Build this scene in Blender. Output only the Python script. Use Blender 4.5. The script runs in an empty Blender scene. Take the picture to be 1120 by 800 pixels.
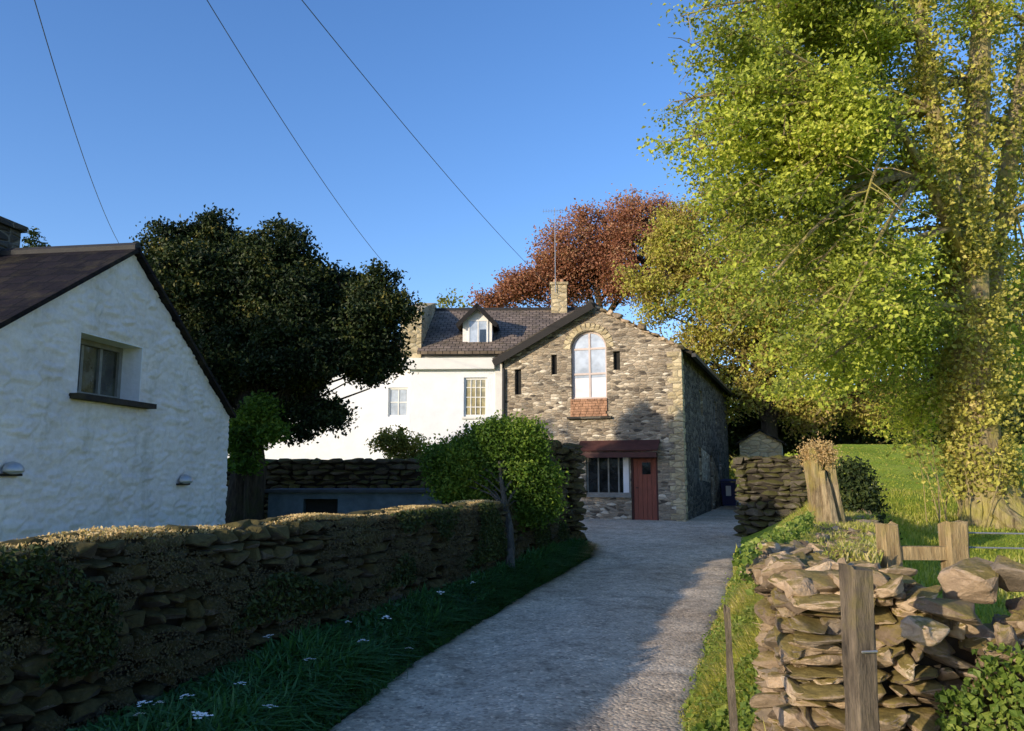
import bpy, bmesh, math, random
import numpy as np
from mathutils import Vector, Matrix, noise

random.seed(7)
rng = np.random.default_rng(7)
C = bpy.context.scene.collection
R = math.radians

# ------------------------------------------------------------------ camera
CAMZ, FPX, PITCH = 1.65, 875.0, math.atan(120 / 875.0)
CP, SP = math.cos(PITCH), math.sin(PITCH)
cam = bpy.data.cameras.new('camera'); cam.sensor_width = 36; cam.lens = FPX / 1120 * 36
cam.clip_start = 0.05; cam.clip_end = 3000
co = bpy.data.objects.new('camera', cam); C.objects.link(co)
co.location = (0, 0, CAMZ); co.rotation_euler = (math.pi / 2 + PITCH, 0, 0)
bpy.context.scene.camera = co


def at(px, py, Y):
    """world point seen at photo position px,py when it stands Y metres away"""
    dx, dy = (px - 560) / FPX, (400 - py) / FPX
    s = Y / (CP - dy * SP)
    return Vector((dx * s, Y, CAMZ + (SP + dy * CP) * s))


def hit(px, py, O, rz, yl=0.0):
    """where that line of sight meets the wall plane y=yl of a house frame -> local x,z"""
    d = at(px, py, 1.0) - Vector((0, 0, CAMZ))
    n = Vector((-math.sin(rz), math.cos(rz), 0)); xa = Vector((math.cos(rz), math.sin(rz), 0))
    P0 = Vector(O) + n * yl
    c = Vector((0, 0, CAMZ))
    t = (P0 - c).dot(n) / d.dot(n)
    p = c + d * t
    return (p - Vector(O)).dot(xa), p.z - O[2]


# ------------------------------------------------------------------ materials
def mat(name):
    m = bpy.data.materials.new(name); m.use_nodes = True
    nt = m.node_tree; nt.nodes.clear()
    return m, nt, nt.nodes, nt.links


def nd(ns, t, **k):
    n = ns.new(t)
    for a, b in k.items(): setattr(n, a, b)
    return n


def ramp(ns, stops, interp='LINEAR'):
    r = ns.new('ShaderNodeValToRGB'); e = r.color_ramp; e.interpolation = interp
    while len(e.elements) > 1: e.elements.remove(e.elements[-1])
    e.elements[0].position = stops[0][0]; e.elements[0].color = (*stops[0][1], 1)
    for p, c in stops[1:]:
        x = e.elements.new(p); x.color = (*c, 1)
    return r


def mixc(ns, ln, fac, a, b, mode='MIX'):
    m = ns.new('ShaderNodeMix'); m.data_type = 'RGBA'; m.blend_type = mode
    for s, v in ((m.inputs[0], fac), (m.inputs[6], a), (m.inputs[7], b)):
        if isinstance(v, bpy.types.NodeSocket): ln.new(v, s)
        elif isinstance(v, (int, float)): s.default_value = v
        else: s.default_value = (*v, 1)
    return m.outputs[2]


def math_(ns, ln, op, a, b=0.5, clamp=False):
    m = ns.new('ShaderNodeMath'); m.operation = op; m.use_clamp = clamp
    for s, v in ((m.inputs[0], a), (m.inputs[1], b)):
        if isinstance(v, bpy.types.NodeSocket): ln.new(v, s)
        else: s.default_value = v
    return m.outputs[0]


def noise_(ns, ln, vec, scale, detail=4, rough=.6):
    n = ns.new('ShaderNodeTexNoise'); n.inputs['Scale'].default_value = scale
    n.inputs['Detail'].default_value = detail; n.inputs['Roughness'].default_value = rough
    if vec is not None: ln.new(vec, n.inputs['Vector'])
    return n


def coords(ns, ln, scale=(1, 1, 1)):
    tc = ns.new('ShaderNodeTexCoord'); mp = ns.new('ShaderNodeMapping')
    mp.inputs['Scale'].default_value = scale
    ln.new(tc.outputs['Object'], mp.inputs['Vector'])
    return mp.outputs['Vector']


def finish(ns, ln, col, rough=.9, bump=None, bdist=.02, bstr=1.0, spec=.3, metallic=0.0):
    p = ns.new('ShaderNodeBsdfPrincipled'); o = ns.new('ShaderNodeOutputMaterial')
    if isinstance(col, bpy.types.NodeSocket): ln.new(col, p.inputs['Base Color'])
    else: p.inputs['Base Color'].default_value = (*col, 1)
    if isinstance(rough, bpy.types.NodeSocket): ln.new(rough, p.inputs['Roughness'])
    else: p.inputs['Roughness'].default_value = rough
    p.inputs['Specular IOR Level'].default_value = spec; p.inputs['Metallic'].default_value = metallic
    if bump is not None:
        b = ns.new('ShaderNodeBump'); b.inputs['Distance'].default_value = bdist
        b.inputs['Strength'].default_value = bstr
        ln.new(bump, b.inputs['Height']); ln.new(b.outputs['Normal'], p.inputs['Normal'])
    ln.new(p.outputs[0], o.inputs[0])
    return p


def plain(name, col, rough=.8, var=.25, scale=6, bd=.004, spec=.3, metallic=0.0, stretch=(1, 1, 1)):
    m, nt, ns, ln = mat(name)
    v = coords(ns, ln, stretch)
    n = noise_(ns, ln, v, scale, 6)
    a = tuple(c * (1 - var) for c in col); b = tuple(min(1, c * (1 + var)) for c in col)
    r = ramp(ns, [(.3, a), (.7, b)]); ln.new(n.outputs[0], r.inputs[0])
    n2 = noise_(ns, ln, v, scale * 7, 3)
    finish(ns, ln, r.outputs[0], rough, n2.outputs[0], bd, 1, spec, metallic)
    return m


def stones_mat(name, stops, moss=(.06, .06, .015), moss_amt=.5, moss_noise=3.0, bd=.012, lichen=(.5, .48, .38), lich_amt=.15):
    """real stones: colour per stone, grain, lichen, moss on top faces"""
    m, nt, ns, ln = mat(name)
    v = coords(ns, ln)
    g = ns.new('ShaderNodeNewGeometry')
    r = ramp(ns, stops); ln.new(g.outputs['Random Per Island'], r.inputs[0])
    n1 = noise_(ns, ln, v, 14, 8, .8)
    c = mixc(ns, ln, .9, r.outputs[0], n1.outputs[0], 'OVERLAY')
    hs = ns.new('ShaderNodeHueSaturation'); hs.inputs['Saturation'].default_value = .95; ln.new(c, hs.inputs['Color']); c = hs.outputs[0]
    n2 = noise_(ns, ln, v, 7, 5, .7)
    lr = ramp(ns, [(.58, (0, 0, 0)), (.68, (1, 1, 1))]); ln.new(n2.outputs[0], lr.inputs[0])
    c = mixc(ns, ln, math_(ns, ln, 'MULTIPLY', lr.outputs[0], lich_amt), c, lichen)
    sx = ns.new('ShaderNodeSeparateXYZ'); ln.new(g.outputs['Normal'], sx.inputs[0])
    n3 = noise_(ns, ln, v, moss_noise, 6, .7)
    k = math_(ns, ln, 'ADD', math_(ns, ln, 'MULTIPLY', sx.outputs[2], .35), n3.outputs[0])
    mr = ramp(ns, [(.78 - moss_amt * .5, (0, 0, 0)), (.9 - moss_amt * .4, (1, 1, 1))]); ln.new(k, mr.inputs[0])
    n4 = noise_(ns, ln, v, 30, 3)
    mc = mixc(ns, ln, n4.outputs[0], tuple(x * .4 for x in moss), tuple(x * 1.7 for x in moss))
    c = mixc(ns, ln, mr.outputs[0], c, mc)
    n5 = noise_(ns, ln, v, 45, 6, .75)
    finish(ns, ln, c, .92, n5.outputs[0], bd, 1, .2)
    return m


def masonry_mat(name, stops, sc=(3.0, 3.0, 8.5), mortar=(.2, .18, .14), bd=.03, stain=.4, edge=.06):
    """rubble masonry seen from some way off"""
    m, nt, ns, ln = mat(name)
    v0 = coords(ns, ln)
    nw = noise_(ns, ln, v0, 2.5, 2)
    vm = ns.new('ShaderNodeVectorMath'); vm.operation = 'MULTIPLY_ADD'
    ln.new(nw.outputs[1], vm.inputs[0]); vm.inputs[1].default_value = (.09, .09, .09); ln.new(v0, vm.inputs[2])
    mp = ns.new('ShaderNodeMapping'); mp.inputs['Scale'].default_value = sc; ln.new(vm.outputs[0], mp.inputs[0])
    vo = ns.new('ShaderNodeTexVoronoi'); vo.inputs['Scale'].default_value = 1; vo.inputs['Randomness'].default_value = .85
    ln.new(mp.outputs[0], vo.inputs['Vector'])
    ve = ns.new('ShaderNodeTexVoronoi'); ve.feature = 'DISTANCE_TO_EDGE'; ve.inputs['Scale'].default_value = 1
    ve.inputs['Randomness'].default_value = .85
    ln.new(mp.outputs[0], ve.inputs['Vector'])
    sp = ns.new('ShaderNodeSeparateColor'); ln.new(vo.outputs['Color'], sp.inputs[0])
    r = ramp(ns, stops); ln.new(sp.outputs[0], r.inputs[0])
    n1 = noise_(ns, ln, v0, 22, 6, .7)
    c = mixc(ns, ln, .5, r.outputs[0], n1.outputs[0], 'OVERLAY')
    n2 = noise_(ns, ln, v0, .9, 5, .65)
    sr = ramp(ns, [(.35, (1 - stain,) * 3), (.62, (1.0, 1.0, 1.0))]); ln.new(n2.outputs[0], sr.inputs[0])
    c = mixc(ns, ln, 1.0, c, sr.outputs[0], 'MULTIPLY')
    er = ramp(ns, [(0, (0, 0, 0)), (edge, (1, 1, 1))]); ln.new(ve.outputs[0], er.inputs[0])
    c = mixc(ns, ln, er.outputs[0], mortar, c)
    h = ramp(ns, [(0, (0, 0, 0)), (.22, (1, 1, 1))]); ln.new(ve.outputs[0], h.inputs[0])
    hh = math_(ns, ln, 'ADD', h.outputs[0], math_(ns, ln, 'MULTIPLY', n1.outputs[0], .5))
    hh = math_(ns, ln, 'ADD', hh, math_(ns, ln, 'MULTIPLY', sp.outputs[1], .8))
    finish(ns, ln, c, .93, hh, bd, 1, .2)
    return m


def slate_mat(name, base, axis='X', lift=1.5, var=.5, size=.25, moss=0.0):
    m, nt, ns, ln = mat(name)
    v0 = coords(ns, ln)
    s = ns.new('ShaderNodeSeparateXYZ'); ln.new(v0, s.inputs[0])
    cb = ns.new('ShaderNodeCombineXYZ'); ln.new(s.outputs[axis], cb.inputs[0])
    ln.new(math_(ns, ln, 'MULTIPLY', s.outputs['Z'], lift), cb.inputs[1])
    b = ns.new('ShaderNodeTexBrick'); ln.new(cb.outputs[0], b.inputs['Vector'])
    b.inputs['Scale'].default_value = 1; b.inputs['Brick Width'].default_value = size
    b.inputs['Row Height'].default_value = size * .8; b.inputs['Mortar Size'].default_value = .012
    b.inputs['Mortar Smooth'].default_value = .3
    b.inputs['Color1'].default_value = (*[c * (1 - var) for c in base], 1)
    b.inputs['Color2'].default_value = (*[c * (1 + var) for c in base], 1)
    b.inputs['Mortar'].default_value = (.008, .008, .009, 1)
    n = noise_(ns, ln, v0, 1.3, 6, .7)
    r = ramp(ns, [(.35, (.55, .55, .55)), (.7, (1.25, 1.2, 1.1))]); ln.new(n.outputs[0], r.inputs[0])
    c = mixc(ns, ln, 1, b.outputs[0], r.outputs[0], 'MULTIPLY')
    if moss:
        n2 = noise_(ns, ln, v0, 3, 6, .75)
        mr = ramp(ns, [(.5, (0, 0, 0)), (.65, (moss,) * 3)]); ln.new(n2.outputs[0], mr.inputs[0])
        c = mixc(ns, ln, mr.outputs[0], c, (.1, .085, .04))
    n3 = noise_(ns, ln, v0, 25, 4)
    hh = math_(ns, ln, 'SUBTRACT', math_(ns, ln, 'MULTIPLY', n3.outputs[0], .6), b.outputs['Fac'])
    finish(ns, ln, c, .8, hh, .015, 1, .15)
    return m


def leaf_mat(name, stops, trans=.35, clump=.55, rough=.55):
    m, nt, ns, ln = mat(name)
    g = ns.new('ShaderNodeNewGeometry'); a = ns.new('ShaderNodeAttribute'); a.attribute_name = 'clump'
    f = math_(ns, ln, 'ADD', math_(ns, ln, 'MULTIPLY', g.outputs['Random Per Island'], 1 - clump),
              math_(ns, ln, 'MULTIPLY', a.outputs['Fac'], clump))
    r = ramp(ns, stops); ln.new(f, r.inputs[0])
    p = ns.new('ShaderNodeBsdfPrincipled'); p.inputs['Roughness'].default_value = rough
    p.inputs['Specular IOR Level'].default_value = .25
    ln.new(r.outputs[0], p.inputs['Base Color'])
    t = ns.new('ShaderNodeBsdfTranslucent')
    tc = mixc(ns, ln, 1, r.outputs[0], (1.25, 1.35, .55), 'MULTIPLY'); ln.new(tc, t.inputs[0])
    mx = ns.new('ShaderNodeMixShader'); mx.inputs[0].default_value = trans
    ln.new(p.outputs[0], mx.inputs[1]); ln.new(t.outputs[0], mx.inputs[2])
    o = ns.new('ShaderNodeOutputMaterial'); ln.new(mx.outputs[0], o.inputs[0])
    return m


def glass_mat(name, top, bot=None, zsplit=0, rough=.05, wob=.6):
    """window pane: what stands behind it (dark room, net curtain) under a glossy reflective face"""
    m, nt, ns, ln = mat(name)
    v = coords(ns, ln)
    n = noise_(ns, ln, v, 3.5, 3)
    r = ramp(ns, [(.35, tuple(c * (1 - wob) for c in top)), (.65, tuple(min(1, c * (1 + wob)) for c in top))])
    ln.new(n.outputs[0], r.inputs[0]); c = r.outputs[0]
    if bot:
        s = ns.new('ShaderNodeSeparateXYZ'); ln.new(v, s.inputs[0])
        k = ramp(ns, [(.495, (1, 1, 1)), (.505, (0, 0, 0))])
        ln.new(math_(ns, ln, 'ADD', math_(ns, ln, 'SUBTRACT', s.outputs['Z'], zsplit), .5), k.inputs[0])
        c = mixc(ns, ln, k.outputs[0], c, bot)
    n2 = noise_(ns, ln, v, 2, 2)
    finish(ns, ln, c, rough, n2.outputs[0], .01, .5, 1.0)
    return m


def bark_mat(name, dark, light, moss=(.1, .09, .02), mamt=.4):
    m, nt, ns, ln = mat(name)
    v = coords(ns, ln, (6, 6, 1.2)); v0 = coords(ns, ln)
    n = noise_(ns, ln, v, 3, 8, .75)
    r = ramp(ns, [(.35, dark), (.68, light)]); ln.new(n.outputs[0], r.inputs[0])
    n2 = noise_(ns, ln, v0, 2.2, 5, .7)
    mr = ramp(ns, [(.55 - mamt * .2, (0, 0, 0)), (.66, (1, 1, 1))]); ln.new(n2.outputs[0], mr.inputs[0])
    c = mixc(ns, ln, mr.outputs[0], r.outputs[0], moss)
    finish(ns, ln, c, .95, n.outputs[0], .04, 1, .15)
    return m


# ------------------------------------------------------------------ object helpers
def tag(o, label=None, cat=None, group=None, kind=None):
    if label: o['label'] = label
    if cat: o['category'] = cat
    if group: o['group'] = group
    if kind: o['kind'] = kind
    return o


def empty(name, loc, rz=0, label=None, cat=None, group=None):
    o = bpy.data.objects.new(name, None); C.objects.link(o); o.empty_display_size = .2
    o.location = loc; o.rotation_euler = (0, 0, rz)
    return tag(o, label, cat, group)


class MB:
    """collects vertices and faces, links them as one mesh object"""
    def __init__(s): s.v = []; s.f = []; s.n = 0; s.cl = []
    def add(s, v, f, cl=None):
        v = np.asarray(v, float).reshape(-1, 3)
        s.v.append(v)
        if isinstance(f, np.ndarray): s.f.append(f + s.n)
        else:
            by = {}
            for q in f: by.setdefault(len(q), []).append(q)
            for q in by.values(): s.f.append(np.asarray(q) + s.n)
        s.cl.append(np.full(len(v), .5) if cl is None else np.asarray(cl, float))
        s.n += len(v); return s
    def box(s, x0, x1, y0, y1, z0, z1, M=None):
        v = np.array([(x, y, z) for x in (x0, x1) for y in (y0, y1) for z in (z0, z1)], float)
        if M is not None: v = np.array([M @ Vector(p) for p in v])
        return s.add(v, [(0, 1, 3, 2), (4, 6, 7, 5), (0, 4, 5, 1), (2, 3, 7, 6), (0, 2, 6, 4), (1, 5, 7, 3)])
    def tube(s, pts, rad, k=8, cap=True, jit=0):
        pts = [Vector(p) for p in pts]; n = len(pts)
        V = []; up = Vector((0.31, .2, .93)).normalized()
        for i, p in enumerate(pts):
            t = (pts[min(i + 1, n - 1)] - pts[max(i - 1, 0)]).normalized()
            a = t.cross(up)
            if a.length < 1e-3: a = t.cross(Vector((1, 0, 0)))
            a.normalize(); b = t.cross(a)
            for j in range(k):
                w = 2 * math.pi * j / k; r = rad[i] * (1 + (random.uniform(-jit, jit) if jit else 0))
                V.append(p + a * math.cos(w) * r + b * math.sin(w) * r)
        F = [(i * k + j, i * k + (j + 1) % k, (i + 1) * k + (j + 1) % k, (i + 1) * k + j) for i in range(n - 1) for j in range(k)]
        s.add([tuple(v) for v in V], F)
        if cap:
            s.f.append(np.array([[(n - 1) * k + j for j in range(k)]]) + s.n - n * k)
            s.f.append(np.array([[k - 1 - j for j in range(k)]]) + s.n - n * k)
        return s
    def prism(s, poly, y0, y1):
        """polygon in x,z drawn anticlockwise, extruded along y"""
        n = len(poly)
        v = [(x, y0, z) for x, z in poly] + [(x, y1, z) for x, z in poly]
        f = [tuple(range(n)), tuple(range(2 * n - 1, n - 1, -1))]
        f += [(i, i + n, (i + 1) % n + n, (i + 1) % n) for i in range(n)]
        return s.add(v, f)
    def slab(s, quad, th):
        """four corners of the top face, thickness downward along the face normal"""
        q = [Vector(p) for p in quad]; nn = (q[1] - q[0]).cross(q[3] - q[0]).normalized()
        if nn.z < 0: nn = -nn
        v = [tuple(p) for p in q] + [tuple(p - nn * th) for p in q]
        return s.add(v, [(0, 1, 2, 3), (7, 6, 5, 4), (0, 4, 5, 1), (1, 5, 6, 2), (2, 6, 7, 3), (3, 7, 4, 0)])
    def build(s, name, m, parent=None, base=None, smooth=False, fixn=True):
        v = np.concatenate(s.v) if s.v else np.zeros((0, 3))
        if base is not None: v = v - np.array(base)
        me = bpy.data.meshes.new(name)
        me.vertices.add(len(v)); me.vertices.foreach_set('co', v.astype(np.float32).ravel())
        tot = np.concatenate([np.full(len(f), f.shape[1], np.int32) for f in s.f])
        idx = np.concatenate([f.ravel() for f in s.f]).astype(np.int32)
        st = np.concatenate([[0], np.cumsum(tot)[:-1]]).astype(np.int32)
        me.loops.add(len(idx)); me.loops.foreach_set('vertex_index', idx)
        me.polygons.add(len(tot)); me.polygons.foreach_set('loop_start', st); me.polygons.foreach_set('loop_total', tot)
        me.polygons.foreach_set('use_smooth', np.full(len(tot), smooth, bool))
        at_ = me.attributes.new('clump', 'FLOAT', 'POINT'); at_.data.foreach_set('value', np.concatenate(s.cl).astype(np.float32))
        me.update(calc_edges=True)
        if fixn and len(tot) < 200000:
            bm = bmesh.new(); bm.from_mesh(me); bmesh.ops.recalc_face_normals(bm, faces=bm.faces); bm.to_mesh(me); bm.free()
        me.materials.append(m)
        o = bpy.data.objects.new(name, me); C.objects.link(o)
        if parent is not None: o.parent = parent
        if base is not None: o.location = base
        return o


def cut(o, cutters):
    """subtract the cutter MBs from o, keep the result as plain mesh"""
    tmp = []
    for c in cutters:
        t = c.build('cutter', M_dark); t.parent = o.parent; tmp.append(t)
        md = o.modifiers.new('b', 'BOOLEAN'); md.operation = 'DIFFERENCE'; md.object = t; md.solver = 'EXACT'
    bpy.context.view_layer.update()
    dg = bpy.context.evaluated_depsgraph_get()
    me = bpy.data.meshes.new_from_object(o.evaluated_get(dg))
    o.modifiers.clear(); o.data = me
    for t in tmp: bpy.data.objects.remove(t, do_unlink=True)


# prototypes of rough stones
def stone_proto(seed, n=18, rough=.06, sub=1):
    r = random.Random(seed)
    bm = bmesh.new()
    for _ in range(n):
        p = Vector([r.uniform(-1, 1) for _ in range(3)])
        m = max(abs(p.x), abs(p.y), abs(p.z)); p = p / m * .5
        p = p * (1 - .28 * (max(0, p.length - .55)) / .3) * r.uniform(.85, 1.04)
        bm.verts.new(p)
    h = bmesh.ops.convex_hull(bm, input=bm.verts)
    bmesh.ops.delete(bm, geom=[g for g in h['geom_interior'] if isinstance(g, bmesh.types.BMVert)], context='VERTS')
    bmesh.ops.bevel(bm, geom=bm.edges[:], offset=.035, segments=1, affect='EDGES', profile=.6)
    if sub:
        bmesh.ops.triangulate(bm, faces=bm.faces[:])
        bmesh.ops.subdivide_edges(bm, edges=[e for e in bm.edges if e.calc_length() > .22], cuts=1, use_grid_fill=True)
        for v in bm.verts:
            v.co += Vector([noise.noise(v.co * 4 + Vector((seed, i * 7, 0))) for i in range(3)]) * rough
    bmesh.ops.triangulate(bm, faces=bm.faces[:])
    bm.verts.index_update()
    V = np.array([v.co[:] for v in bm.verts]); F = np.array([[v.index for v in f.verts] for f in bm.faces])
    bm.free()
    V /= (V.max(0) - V.min(0)); V -= (V.max(0) + V.min(0)) / 2
    return V, F


PRO = [stone_proto(i) for i in range(26)]
def stone_rough(seed):
    V, F = stone_proto(seed, 15, .0, 0)
    bm = bmesh.new(); vs_ = [bm.verts.new(v) for v in V]
    for f in F:
        try: bm.faces.new([vs_[i] for i in f])
        except ValueError: pass
    for _ in range(2):
        bmesh.ops.subdivide_edges(bm, edges=[e for e in bm.edges if e.calc_length() > .13], cuts=1, use_grid_fill=True)
        bmesh.ops.triangulate(bm, faces=bm.faces[:])
    o = Vector((seed * 3.1, 0, 0))
    for v in bm.verts:
        c = v.co.copy(); n1 = noise.noise(c * 2.2 + o) * .13; n2 = noise.noise(Vector((c.x * 3, c.y * 3, c.z * 9)) + o) * .07; n3 = noise.noise(c * 13 + o) * .035
        v.co = c * (1 + n1 + n2 + n3)
    bm.verts.index_update()
    V = np.array([v.co[:] for v in bm.verts]); F = np.array([[v.index for v in f.verts] for f in bm.faces]); bm.free()
    V /= (V.max(0) - V.min(0)); V -= (V.max(0) + V.min(0)) / 2
    return V, F
PROHI = [stone_rough(i + 90) for i in range(22)]
PROLO = [stone_proto(i + 50, 14, 0, 0) for i in range(14)]


def put_stone(mb, c, dims, ang, tilt=(0, 0), rnd=random, lib=None):
    V, F = rnd.choice(lib or PRO)
    M = Matrix.Rotation(ang, 3, 'Z') @ Matrix.Rotation(tilt[0], 3, 'X') @ Matrix.Rotation(tilt[1], 3, 'Y')
    flip = np.array([rnd.choice((-1, 1)) for _ in range(3)])
    v = (V * flip) * np.array(dims)
    if flip.prod() < 0: F = F[:, ::-1]
    v = v @ np.array(M).T + np.array(c)
    mb.add(v, F)


def drywall(mb, core, path, zb, zt, thick, hrange=(.07, .15), lrange=(.14, .4), seed=1, lib=None, ends=True, batter=.08, gap=1.02, faces=(-1, 1), cope=True, tiltj=.08):
    """courses of separate stones along a path; zb, zt give foot and top at a distance s"""
    r = random.Random(seed)
    P = [Vector((p[0], p[1])) for p in path]
    L = [0]
    for a, b in zip(P, P[1:]): L.append(L[-1] + (b - a).length)
    def pos(s):
        s = max(0, min(L[-1], s))
        for i in range(len(P) - 1):
            if s <= L[i + 1] or i == len(P) - 2:
                t = (P[i + 1] - P[i]).normalized(); return P[i] + t * (s - L[i]), t
    zlo = min(zb(0), zb(L[-1]), zb(L[-1] / 2))
    zhi = max(zt(s) for s in np.linspace(0, L[-1], 30))
    for side in faces:
        z = zlo - .05
        while z < zhi:
            h = r.uniform(*hrange); s = -r.uniform(0, .2)
            while s < L[-1]:
                l = r.uniform(*lrange); hh = h * r.uniform(.8, 1.15)
                sm = s + l / 2; p, t = pos(sm)
                if z + h * .6 < zt(sm) and z + h > zb(sm):
                    n = Vector((t.y, -t.x)) * side
                    u = (z - zb(sm)) / max(.1, zt(sm) - zb(sm))
                    off = thick / 2 - .11 - batter * u + r.uniform(-.03, .03)
                    c = p + n * off
                    put_stone(mb, (c.x, c.y, z + h / 2), (l * gap, r.uniform(.22, .3), hh * 1.05), math.atan2(t.y, t.x) + r.uniform(-.1, .1),
                              (r.uniform(-tiltj, tiltj), r.uniform(-tiltj, tiltj)), r, lib)
                s += l
            z += h * .97
    if ends:
        for s0 in (0, L[-1]):
            p, t = pos(s0); n = Vector((t.y, -t.x)); z = zb(s0)
            while z < zt(s0) - .03:
                h = r.uniform(*hrange); w = -thick / 2 + .05
                while w < thick / 2 - .08:
                    l = r.uniform(.12, .3); c = p + n * (w + l / 2) * (1 - .2 * (z - zb(s0))) + t * (.1 if s0 == 0 else -.1)
                    put_stone(mb, (c.x, c.y, z + h / 2), (.25, l, h * 1.05), math.atan2(t.y, t.x) + r.uniform(-.15, .15), (r.uniform(-.1, .1), r.uniform(-.1, .1)), r, lib)
                    w += l
                z += h
    if cope:
        s = 0
        while s < L[-1]:
            l = r.uniform(.12, .34); p, t = pos(s + l / 2); z = zt(s + l / 2)
            put_stone(mb, (p.x + r.uniform(-.04, .04), p.y, z), (l * 1.1, thick * r.uniform(.7, 1.05), r.uniform(.08, .15)),
                      math.atan2(t.y, t.x) + r.uniform(-.12, .12), (r.uniform(-.08, .08), r.uniform(-.12, .12)), r, lib)
            s += l * .95
    k = 24
    for i in range(k):
        s0, s1 = L[-1] * i / k, L[-1] * (i + 1) / k
        (a, ta), (b, tb) = pos(s0), pos(s1); w = thick / 2 - .2
        na, nb = Vector((ta.y, -ta.x)), Vector((tb.y, -tb.x))
        za, zb_ = zt(s0) - (.07 if cope else .05), zt(s1) - (.07 if cope else .05)
        v = []
        for p, n, z, zz in ((a, na, za, zb(s0) - .3), (b, nb, zb_, zb(s1) - .3)):
            v += [(p.x - n.x * w, p.y - n.y * w, zz), (p.x + n.x * w, p.y + n.y * w, zz), (p.x + n.x * w, p.y + n.y * w, z), (p.x - n.x * w, p.y - n.y * w, z)]
        core.add(v, [(0, 1, 5, 4), (1, 2, 6, 5), (2, 3, 7, 6), (3, 0, 4, 7), (0, 3, 2, 1), (4, 5, 6, 7)])
    return pos, L[-1]


def unit(n):
    v = rng.normal(size=(n, 3)); return v / np.linalg.norm(v, axis=1, keepdims=True)


def leaves(mb, c, size, clump, bias=(0, 0, .4), aspect=.6, fold=.18):
    """one small folded diamond per leaf"""
    n = len(c); nrm = unit(n) + np.array(bias); nrm /= np.linalg.norm(nrm, axis=1, keepdims=True)
    t = np.cross(nrm, unit(n)); t /= np.maximum(1e-6, np.linalg.norm(t, axis=1, keepdims=True))
    b = np.cross(nrm, t)
    sz = (np.asarray(size) * rng.uniform(.6, 1.35, n))[:, None]
    v = np.stack([c - t * sz * .5, c + b * sz * .5 * aspect + nrm * sz * fold, c + t * sz * .5, c - b * sz * .5 * aspect + nrm * sz * fold], 1).reshape(-1, 3)
    f = np.arange(n * 4).reshape(n, 4)
    mb.add(v, f, np.repeat(clump, 4))


def blades(mb, base, h, w, lean, clump):
    """bent grass blades"""
    n = len(base); a = rng.uniform(0, 2 * math.pi, n)
    d = np.stack([np.cos(a), np.sin(a), np.zeros(n)], 1); a2 = a + rng.uniform(.8, 2.3, n)
    l = np.stack([np.cos(a2), np.sin(a2), np.zeros(n)], 1)
    h = (np.asarray(h) * rng.uniform(.5, 1.3, n))[:, None]; w = (np.asarray(w) * rng.uniform(.7, 1.3, n))[:, None]
    le = (lean * rng.uniform(.2, 1.4, n))[:, None]; up = np.array([0, 0, 1.])
    m = base + up * h * .6 + l * h * le * .35; t = base + up * h * (1 - .35 * le) + l * h * le
    v = np.stack([base - d * w * .5, base + d * w * .5, m + d * w * .4, m - d * w * .4, t], 1).reshape(-1, 3)
    i = np.arange(n)[:, None] * 5
    cl = np.repeat(clump, 5)
    mb.v.append(v); mb.cl.append(cl)
    mb.f.append(i + np.array([0, 1, 2, 3]) + mb.n); mb.f.append(i + np.array([3, 2, 4]) + mb.n); mb.n += len(v)


def fbm(p, s):
    return np.array([noise.noise(Vector(q) * s) for q in p])


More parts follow.
